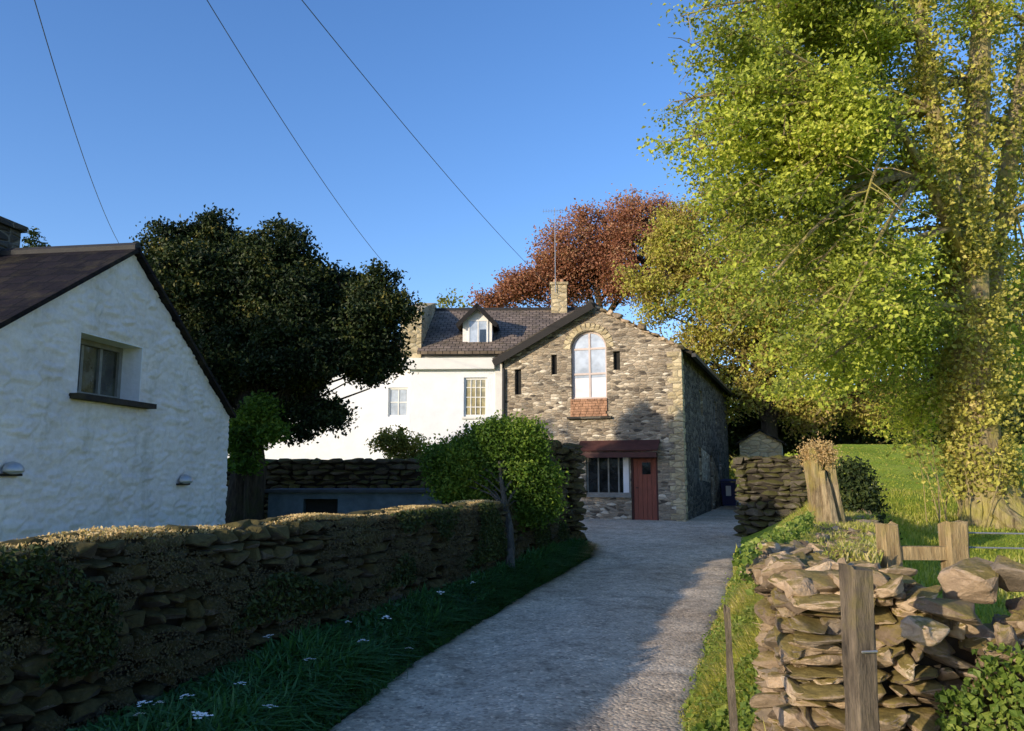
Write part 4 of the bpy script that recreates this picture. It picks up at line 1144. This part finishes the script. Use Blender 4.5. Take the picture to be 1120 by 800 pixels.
leaves(lf, np.array(P), .038, np.clip(c, 0, 1), (-.4, -.3, .6), .7)
tag(lf.build('leafy_weeds', G_weed, fixn=False), 'leafy green weeds and nettles at the foot of the broken wall', 'weeds', kind='stuff')
lf = MB(); P = []; c = []
for i in range(12000):
    s = random.uniform(.5, 3.6); z = random.uniform(.2, 1.0); k_ = noise.noise(Vector((s * 1.6, z * 2, 6)))
    if k_ < (.03 if s < 1.0 else -.1): continue
    p, tt = posb(s); nn = Vector((tt.y, -tt.x)); q = p + nn * (.33 + random.uniform(-.02, .05)); P.append((q.x, q.y, z)); c.append(.4 + k_ + random.uniform(-.2, .2))
leaves(lf, np.array(P), .034, np.clip(c, 0, 1), (-.2, -.6, .3), .8)
for i in range(9000):
    s = random.uniform(.0, 4.5); z = random.uniform(.2, 1.2); k_ = noise.noise(Vector((s * 1.8, z * 2, 16)))
    if k_ < -.02: continue
    p, tt = posr(s); nn = Vector((tt.y, -tt.x)); q = p - nn * (.27 + random.uniform(-.02, .07)); P.append((q.x, q.y, z + .1)); c.append(.5 + k_ + random.uniform(-.2, .2))
P = P[len(P) - len(c):]; leaves(lf, np.array(P[-6000:]), .034, np.clip(c[-6000:], 0, 1), (-.6, -.5, .4), .8)
tag(lf.build('wall_ivy', G_weed, fixn=False), 'patches of ivy climbing the face of the broken wall', 'ivy', kind='stuff')

# far dark wall beyond the lane mouth, right of the stone house
st, cr = MB(), MB()
a0, a1 = at(812, 560, 19.5), at(880, 560, 18.3)
drywall(st, cr, [(a0.x, 19.5), (a1.x, 18.3)], lambda s: .2, lambda s: 2.05, .5, (.1, .18), (.2, .5), 51, PROLO)
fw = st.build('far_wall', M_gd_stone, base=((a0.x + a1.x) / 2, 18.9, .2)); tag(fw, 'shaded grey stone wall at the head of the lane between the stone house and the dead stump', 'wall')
fc = cr.build('core', M_core, fw); fc.matrix_parent_inverse = Matrix.Translation((-(a0.x + a1.x) / 2, -18.9, -.2))
gp = at(832, 494, 30)
gs = MB().prism([(-.75, -2), (.75, -2), (.75, .35), (0, .75), (-.75, .35)], 0, 1.6).build('wall', M_tanstack, None)
sh = empty('stone_hut', (gp.x, 30, gp.z), R(-20), 'small sunlit pale stone hut under the trees beyond the far wall', 'hut'); gs.parent = sh
hr = MB(); hr.slab([(-.9, -.15, .3), (0, -.15, .83), (0, 1.75, .83), (-.9, 1.75, .3)], .06); hr.slab([(0, -.15, .828), (.9, -.15, .3), (.9, 1.75, .3), (0, 1.75, .828)], .06); hr.build('roof', M_slate_s, sh)
MB().box(-.3, .3, -.03, .0, -2, -.3).build('door', M_darkwood, sh)
# wheelie bin by the side of the stone house
bp = at(802, 548, 33)
bn = empty('wheelie_bin', (bp.x - .15, 33, float(base_z(33))), R(-20), 'dark blue wheelie bin with a white sticker beside the stone house', 'bin')
M_bin = plain('blue_plastic', (.02, .03, .12), .4, .1); 
v = [(-.25, -.28, .06), (.25, -.28, .06), (.25, .28, .06), (-.25, .28, .06), (-.3, -.35, 1.0), (.3, -.35, 1.0), (.3, .35, 1.0), (-.3, .35, 1.0)]
MB().add(v, [(0, 3, 2, 1), (4, 5, 6, 7), (0, 1, 5, 4), (1, 2, 6, 5), (2, 3, 7, 6), (3, 0, 4, 7)]).build('body', M_bin, bn)
MB().slab([(-.32, -.4, 1.06), (.32, -.4, 1.06), (.32, .38, 1.12), (-.32, .38, 1.12)], .05).build('lid', M_bin, bn)
MB().box(-.1, .1, -.35, -.33, .45, .85).build('sticker', M_whitetrim, bn)
for s in (-1, 1): MB().tube([(s * .27, .3, .1), (s * .33, .3, .1)], [.1, .1], 12).build('wheel', M_iron, bn)

# ------------------------------------------------------------------ trees and shrubs
g0 = lambda p, Y, up=0: Vector((p.x, Y, float(H(p.x, Y)) + up))
yl = [(285, 400, 40), (255, 440, 26), (310, 425, 34), (330, 400, 40), (430, 395, 16), (405, 425, 18), (365, 455, 16), (325, 470, 16), (435, 340, 20), (350, 445, 22), (185, 268, 26), (160, 300, 20), (228, 262, 30), (234, 238, 12), (210, 320, 58), (275, 305, 48), (312, 272, 30), (340, 330, 52), (300, 375, 66), (372, 312, 26), (395, 345, 38),
      (418, 312, 20), (232, 395, 56), (352, 395, 46), (398, 385, 30), (290, 430, 34), (340, 432, 26), (255, 430, 30), (175, 345, 45), (422, 372, 20), (380, 418, 16), (300, 462, 14), (338, 458, 12), (270, 460, 14)]
yb = at(300, 560, 17.0)
lobe_tree('yew_tree', 'large dark evergreen yew standing between the white cottage and the white house', 'tree', None, g0(at(262, 560, 15.2), 15.2), px_lobes(yl, 15.2, .45), L_yew, M_barkd, 4600, 42, .08, .18,
          .4, -.24, .4, .95, .35, .015, bias=(-.4, -.3, .3))
rl = [(538, 326, 16), (570, 312, 24), (745, 262, 26), (730, 285, 30), (556, 318, 20), (585, 300, 30), (622, 275, 36), (665, 258, 36), (705, 248, 32), (655, 305, 40), (738, 240, 22), (610, 315, 32), (700, 290, 45), (640, 240, 16), (545, 328, 14), (690, 225, 16), (725, 222, 12)]
lobe_tree('copper_beech', 'copper red beech rising behind the stone house roof', 'tree', None, g0(at(660, 480, 44), 44), px_lobes(rl, 44), L_red, M_barkd, 3000, 24, .15, .6, .5, -.22, .3, .9, .4, .035)
rl = [(722, 258, 22), (745, 240, 24), (705, 300, 24), (790, 225, 34), (745, 262, 26), (728, 300, 30), (720, 340, 24), (775, 300, 50), (820, 262, 48), (800, 350, 52), (860, 320, 56), (760, 385, 34), (835, 400, 50), (900, 280, 50), (905, 380, 56), (880, 440, 36), (800, 430, 34), (950, 340, 50), (950, 430, 44)]
lobe_tree('olive_leaved_tree', 'broad tree with olive and bronze opening leaves behind the stone house', 'tree', None, g0(at(845, 490, 36), 36), px_lobes(rl, 36), L_olive, M_barkd, 3000, 34, .16, .5, .5, -.25, .3, .9, .35, .03)
rl = [(1000, 330, 40), (1050, 360, 50), (1110, 330, 50), (1160, 380, 60), (1010, 420, 40), (1080, 430, 40), (1150, 300, 40), (1180, 440, 40)]
lobe_tree('hedgerow_tree', 'brownish green tree beyond the paddock behind the ivy clad trunk', 'tree', None, g0(at(1090, 490, 46), 46), px_lobes(rl, 46), L_back, M_barkd, 1200, 26, .28, .55, .4, -.2, .3, .9, .35, .03)
rl = [(790, 486, 14), (820, 486, 14), (850, 486, 14), (880, 486, 14), (910, 486, 14), (940, 486, 14), (970, 486, 14), (1000, 486, 14), (1030, 486, 14), (1060, 486, 14), (1090, 486, 14), (1120, 486, 14), (1150, 486, 14), (800, 472, 16), (830, 458, 22), (868, 462, 22), (905, 466, 22), (940, 464, 22), (972, 468, 20), (1005, 470, 20), (780, 455, 20), (1040, 472, 18), (1075, 474, 18), (1110, 472, 18), (1150, 472, 18)]
lobe_tree('boundary_hedge', 'dark hedge of hollies along the far side of the paddock', 'hedge', None, g0(at(920, 492, 40), 40), px_lobes(rl, 40), L_dark, M_barkd, 1700, 30, .22, .4, .2, -.5, .3, 1.0, .2, .03)
lobe_tree('distant_conifer', 'small distant conifer tip showing over the cottage roof', 'tree', None, g0(at(42, 480, 60), 60), px_lobes([(42, 256, 7), (42, 268, 12), (44, 282, 16), (40, 300, 22), (42, 340, 34), (42, 400, 44)], 60), L_dark, M_barkd, 420, 20, .3, .4, .4, -.5)
lobe_tree('distant_ash', 'pale bare topped tree peeping between the yew and the dormer', 'tree', None, g0(at(494, 480, 62), 62), px_lobes([(494, 330, 13), (484, 342, 12), (506, 343, 12), (494, 365, 24), (480, 400, 30), (505, 400, 30)], 62), L_back, M_barkd, 260, 14, .3, .55, .3, -.2)
wl = MB(); P = []; c = []
for i in range(2600):
    x, y = random.uniform(8, 75), random.uniform(72, 92); k_ = noise.noise(Vector((x * .12, y * .12, 0))); z = float(H(x, y)) + random.random() ** .7 * (6.5 + 3.5 * k_)
    n = 16; P.append(np.array([x, y, z]) + rng.normal(size=(n, 3)) * .8); c.append(np.full(n, .5 + k_ + random.uniform(-.2, .2)))
leaves(wl, np.concatenate(P), .5, np.clip(np.concatenate(c), 0, 1))
tag(wl.build('woodland', L_back, fixn=False), 'mass of far woodland beyond the paddock', 'woodland', kind='stuff')
# shrubs
rl = [(585, 550, 22), (560, 552, 24), (532, 550, 22), (498, 528, 20), (484, 505, 16), (500, 498, 26), (520, 482, 20), (548, 480, 22), (575, 482, 22), (592, 500, 26), (545, 508, 34), (515, 520, 24), (575, 525, 26), (594, 515, 15), (486, 515, 14)]
sb = at(558, 630, 11.1)
lobe_tree('garden_shrub', 'round bright green shrub with a pale trunk leaning over the left lane wall', 'shrub', None, Vector((sb.x, 11.1, float(H(sb.x, 11.1)))), px_lobes(rl, 12.1), L_shrub, M_paletrunk, 2700, 40, .055, .17, .085, -.32, .55, .9, .25, .008, fork=.6, trunk_top=at(550, 505, 11.8))
rl = [(432, 482, 18), (450, 492, 18), (418, 485, 12), (440, 500, 18)]
lobe_tree('garden_shrub', 'small clipped yellow green shrub in front of the white house wall', 'shrub', None, g0(at(438, 520, 19.2), 19.2), px_lobes(rl, 19.2, .2), L_yelshrub, M_barkd, 150, 30, .08, .15, .06, -.4, .3, .9, .4, .01)
rl = [(284, 446, 15), (276, 468, 22), (262, 482, 16), (297, 474, 13), (268, 505, 13)]
lobe_tree('elder_bush', 'mid green elder bush at the right corner of the white cottage', 'shrub', None, g0(at(270, 560, 14.2), 14.2), px_lobes(rl, 14.2, .3), L_shrub, M_barkd, 300, 30, .08, .15, .06, -.3, .3, .9, .35, .01)
rl = [(932, 518, 18), (938, 545, 24), (925, 570, 22), (945, 580, 22)]
lobe_tree('holly_bush', 'dark holly bush right behind the dead stump', 'shrub', None, g0(at(935, 570, 10.6), 10.6), px_lobes(rl, 10.6, .2), L_dark, M_barkd, 240, 30, .06, .11, .05, -.4, .3, .9, .3, .01)

# ---- the big ivy clad tree on the right
TY = 13.0
TB = at(1094, 585, TY); TB.z = float(H(TB.x, TY)) - .15
big = empty('ivy_clad_tree', TB, 0, 'tall ivy clad sycamore with bright lime green spring leaves on the right of the paddock', 'tree')
tb, lf, iv = MB(), MB(), MB()
def A(a, b_, Y=TY): return at(a, b_, Y)
trunk = [TB, A(1082, 540), A(1070, 490), A(1064, 420), A(1060, 340), A(1060, 260)]
tb.tube(trunk, [.62, .44, .36, .32, .3, .27], 14, jit=.06)
for q in ([TB + Vector((.5, .1, -.1)), A(1100, 540, 12.9), A(1084, 480)], [TB + Vector((-.55, -.1, 0)), A(1066, 560, 12.8), A(1068, 500)], [TB + Vector((.1, -.6, 0)), A(1092, 560, 12.6), A(1074, 500)]):
    tb.tube(q, [.2, .17, .12], 8, jit=.1)
limbs = [[A(1060, 270), A(1040, 200, 12.8), A(1020, 120, 12.6), A(1008, 40, 12.5), A(1000, -60, 12.4), A(990, -200, 12.4)],
         [A(1060, 265), A(1066, 180, 13.2), A(1070, 90, 13.4), A(1075, -20, 13.6), A(1080, -180, 13.6)],
         [A(1066, 420), A(1085, 300, 13.5), A(1097, 220, 13.8), A(1110, 130, 14), A(1130, 30, 14.2), A(1150, -120, 14.3)],
         [A(1062, 300), A(1040, 250, 12.4), A(1010, 190, 11.8), A(985, 140, 11.2)],
         [A(1090, 260, 13.7), A(1110, 232, 13.4), A(1140, 215, 13)]]
for l, r0 in zip(limbs, (.17, .26, .22, .12, .1)):
    tb.tube(l, [r0 * (1 - .6 * i / (len(l) - 1)) for i in range(len(l))], 9, jit=.08)
starts = [p for l in limbs for p in l] + trunk[2:]
tips = [(765, 15), (752, 60), (745, 110), (742, 165), (775, 40), (788, 100), (772, 185), (815, 20), (835, 75), (850, 140), (820, 180), (880, 20), (900, 90), (930, 30), (935, 130), (890, 190), (960, 80),
        (790, 235), (770, 270), (830, 270), (868, 235), (800, 320), (850, 320), (900, 300), (835, 375), (880, 380), (870, 430), (905, 440), (925, 395), (940, 250), (945, 340), (990, 250), (960, 440), (985, 470), (1000, 400),
        (1020, 340), (1100, 30), (1125, 90), (1115, 160), (1140, 260), (1130, 330), (1100, 380), (1120, 430), (1030, 90), (1000, 170), (980, 20), (1050, 20), (1140, 400), (1010, 475), (820, -40), (760, -40), (900, -60), (980, -70), (1080, -60), (1160, -40), (1180, 120), (1180, 280),
        (790, 150), (845, 215), (905, 150), (915, 350)]
def bez(a, b, c, t): return a * (1 - t) ** 2 + b * 2 * t * (1 - t) + c * t * t
for rep in range(3):
    for (a, b_) in tips:
        if (rep == 2 and a > 950) or (rep == 0 and 985 < a < 1110 and 60 < b_ < 420): continue
        Y = random.uniform(10.3, 12.8) if rep != 1 and a < 960 else random.uniform(13, 16.5)
        tip = A(a + random.uniform(-12, 12) * (1 + rep), b_ + random.uniform(-14, 14), Y)
        want = tip + Vector((1.5, 0, 1.2 if b_ > 200 else .2)); s = min(starts, key=lambda p: (p - want).length + abs(p.z - want.z) * .6)
        L_ = (tip - s).length; mid = s.lerp(tip, .5) + Vector((0, 0, .16 * L_ + .1)) + Vector(unit(1)[0]) * .15 * L_ * .5
        P = [bez(s, mid, tip, t) for t in np.linspace(0, 1, 9)]
        r0 = .012 + .011 * L_; tb.tube(P, [r0 * (1 - .85 * i / 8) for i in range(9)], 6, False)
        nsub = int(6 + L_ * 3)
        for k_ in range(nsub):
            t = .3 + .7 * (k_ + random.random()) / nsub; c0 = bez(s, mid, tip, t)
            dr_ = Vector((random.uniform(-1, .5), random.uniform(-1, 1), random.uniform(-.55, .3))).normalized()
            ln_ = random.uniform(.3, .85) * (1.1 - .5 * t); c1 = c0 + dr_ * ln_ + Vector((0, 0, -.15 * ln_))
            tb.tube([c0, c0.lerp(c1, .5) + Vector((0, 0, .04)), c1], [.009, .007, .003], 4, False)
            if noise.noise(c1 * .8) < -.2: continue
            for q in np.linspace(.35, 1.05, 3):
                c = c0.lerp(c1, q); n = random.randint(18, 36)
                off = rng.normal(size=(n, 3)) * np.array([.17, .17, .08]); dv = noise.noise(c * .9)
                leaves(lf, np.array(c[:]) + off, .072, np.clip(.55 + .75 * dv + rng.normal(0, .08, n), 0, 1), (-.3, -.2, .8), .7)
def ivy_on(P, r, n, spread, size):
    Pn = np.array([p[:] for p in P]); seg = rng.integers(0, len(P) - 1, n); t = rng.random(n)[:, None]
    c = Pn[seg] * (1 - t) + Pn[seg + 1] * t; d = unit(n); d[:, 2] *= .4
    rr = (np.array(r)[seg] + rng.random(n) ** 1.5 * spread)[:, None]; c = c + d * rr
    k_ = np.array([noise.noise(Vector(q) * 1.6) for q in c]); m = k_ > -.25
    leaves(iv, c[m], size, np.clip(.5 + .7 * k_[m] + rng.normal(0, .1, m.sum()), 0, 1), (-.3, -.3, .2), .8)
ivy_on(trunk[1:], [.42, .34, .3, .28, .26], 10000, .26, .075)
ivy_on(trunk[2:], [.4, .4, .35, .3], 3500, .5, .075)
ivy_on(limbs[0], [.2, .18, .15, .12, .1, .1], 6000, .4, .08)
ivy_on(limbs[1], [.2, .18, .15, .12, .1], 7000, .42, .08)
ivy_on(limbs[2], [.2, .18, .15, .12, .1, .1], 5000, .32, .08)
ivy_on(limbs[3], [.1, .1, .1, .1], 3000, .4, .075)
# spindly dead growth at the foot
for i in range(16):
    a = random.uniform(0, 6.28); r = random.uniform(.4, .8); p = TB + Vector((math.cos(a) * r - .4, math.sin(a) * r, .1)); q = p + Vector((random.uniform(-.4, .4), random.uniform(-.3, .3), random.uniform(.6, 1.6)))
    tb.tube([p, p.lerp(q, .5) + Vector((.05, 0, .05)), q], [.012, .009, .004], 4, False)
    n = 30; leaves(iv, np.array(p.lerp(q, .8)[:]) + rng.normal(size=(n, 3)) * .18, .07, rng.random(n), (-.3, -.3, .3), .8)
for o in (tb.build('trunk', M_bark, big), lf.build('crown', L_lime, big, fixn=False), iv.build('ivy_growth', L_ivy, big, fixn=False)):
    o.matrix_parent_inverse = Matrix.Translation(-TB)
print('big leaves', lf.n // 4)

# ------------------------------------------------------------------ overhead cables
def cable(a, b, sag, label, r=.007):
    a, b = Vector(a), Vector(b); P = []
    for i in range(33):
        t = i / 32; P.append(a.lerp(b, t) - Vector((0, 0, 4 * sag * t * (1 - t))))
    mb = MB().tube(P, [r] * 33, 6); o = mb.build('overhead_cable', M_wire, base=a); tag(o, label, 'cable', 'overhead cables')
cable(A(250, -100, 9), wh.matrix_basis @ Vector((cq0, 2.95, cz1 - .1)), .25, 'rightmost overhead cable running down to the chimney behind the stone gable')
cable(A(160, -110, 9), at(436, 306, 25.6), .35, 'middle overhead cable running down behind the dark yew')
cable(A(12, -90, 8), at(131, 268, 22), .35, 'leftmost overhead cable dropping behind the cottage ridge', .007)

# ------------------------------------------------------------------ unseen trees added beyond the cottage to shade the gable and courtyard
for i, (x, y, h, r) in enumerate(((-17.0, 9.4, 8.9, 2.5), (-14.4, 5.6, 7.4, 2.2))):
    lob = [((x, y, h - r * .9), r), ((x + .6, y + 1.3, h - r * 1.3), r * .85), ((x - .5, y - 1.2, h - r * 1.2), r * .9), ((x, y, h - r * 2), r), ((x, y + 1, 1.6), r * .8)]
    lobe_tree('boundary_tree', ['tall bushy dark tree west of the cottage', 'shorter bushy dark tree southwest of the cottage'][i], 'tree', None, Vector((x, y, 0)), [(Vector(c), q) for c, q in lob], L_dark, M_barkd, 800, 22, .25, .3, .6, -.4, .3, .9, .3, .02)

# ------------------------------------------------------------------ light
SUN_D = Vector((-.75, -.66, 0)).normalized(); EL = R(13.2)
sun = bpy.data.lights.new('sun', 'SUN'); sun.energy = 5.0; sun.angle = R(.55); sun.color = (1.0, .85, .64)
so = bpy.data.objects.new('sun', sun); C.objects.link(so)
dirv = Vector((SUN_D.x * math.cos(EL), SUN_D.y * math.cos(EL), math.sin(EL)))
so.rotation_euler = dirv.to_track_quat('Z', 'Y').to_euler(); so.location = (-20, -10, 20)
W = bpy.data.worlds.new('World'); bpy.context.scene.world = W; W.use_nodes = True
nt = W.node_tree; nt.nodes.clear()
sky = nt.nodes.new('ShaderNodeTexSky'); sky.sky_type = 'NISHITA'; sky.sun_disc = False
sky.sun_elevation = EL; sky.sun_rotation = math.atan2(SUN_D.x, SUN_D.y); sky.altitude = 100; sky.air_density = 1.0; sky.dust_density = .5; sky.ozone_density = 2.5
bg = nt.nodes.new('ShaderNodeBackground'); bg.inputs[1].default_value = .15
ow_ = nt.nodes.new('ShaderNodeOutputWorld')
hs = nt.nodes.new('ShaderNodeHueSaturation'); hs.inputs['Saturation'].default_value = 1.17; hs.inputs['Value'].default_value = 1.68
nt.links.new(sky.outputs[0], hs.inputs['Color']); mx = nt.nodes.new('ShaderNodeMix'); mx.data_type = 'RGBA'; mx.blend_type = 'MULTIPLY'; mx.inputs[0].default_value = 1; mx.inputs[7].default_value = (.98, .93, 1.1, 1)
nt.links.new(hs.outputs[0], mx.inputs[6]); nt.links.new(mx.outputs[2], bg.inputs[0]); nt.links.new(bg.outputs[0], ow_.inputs[0])
sc = bpy.context.scene
sc.view_settings.view_transform = 'Standard'; sc.view_settings.look = 'None'; sc.view_settings.exposure = 0
sc.cycles.max_bounces = 8; sc.cycles.transparent_max_bounces = 8
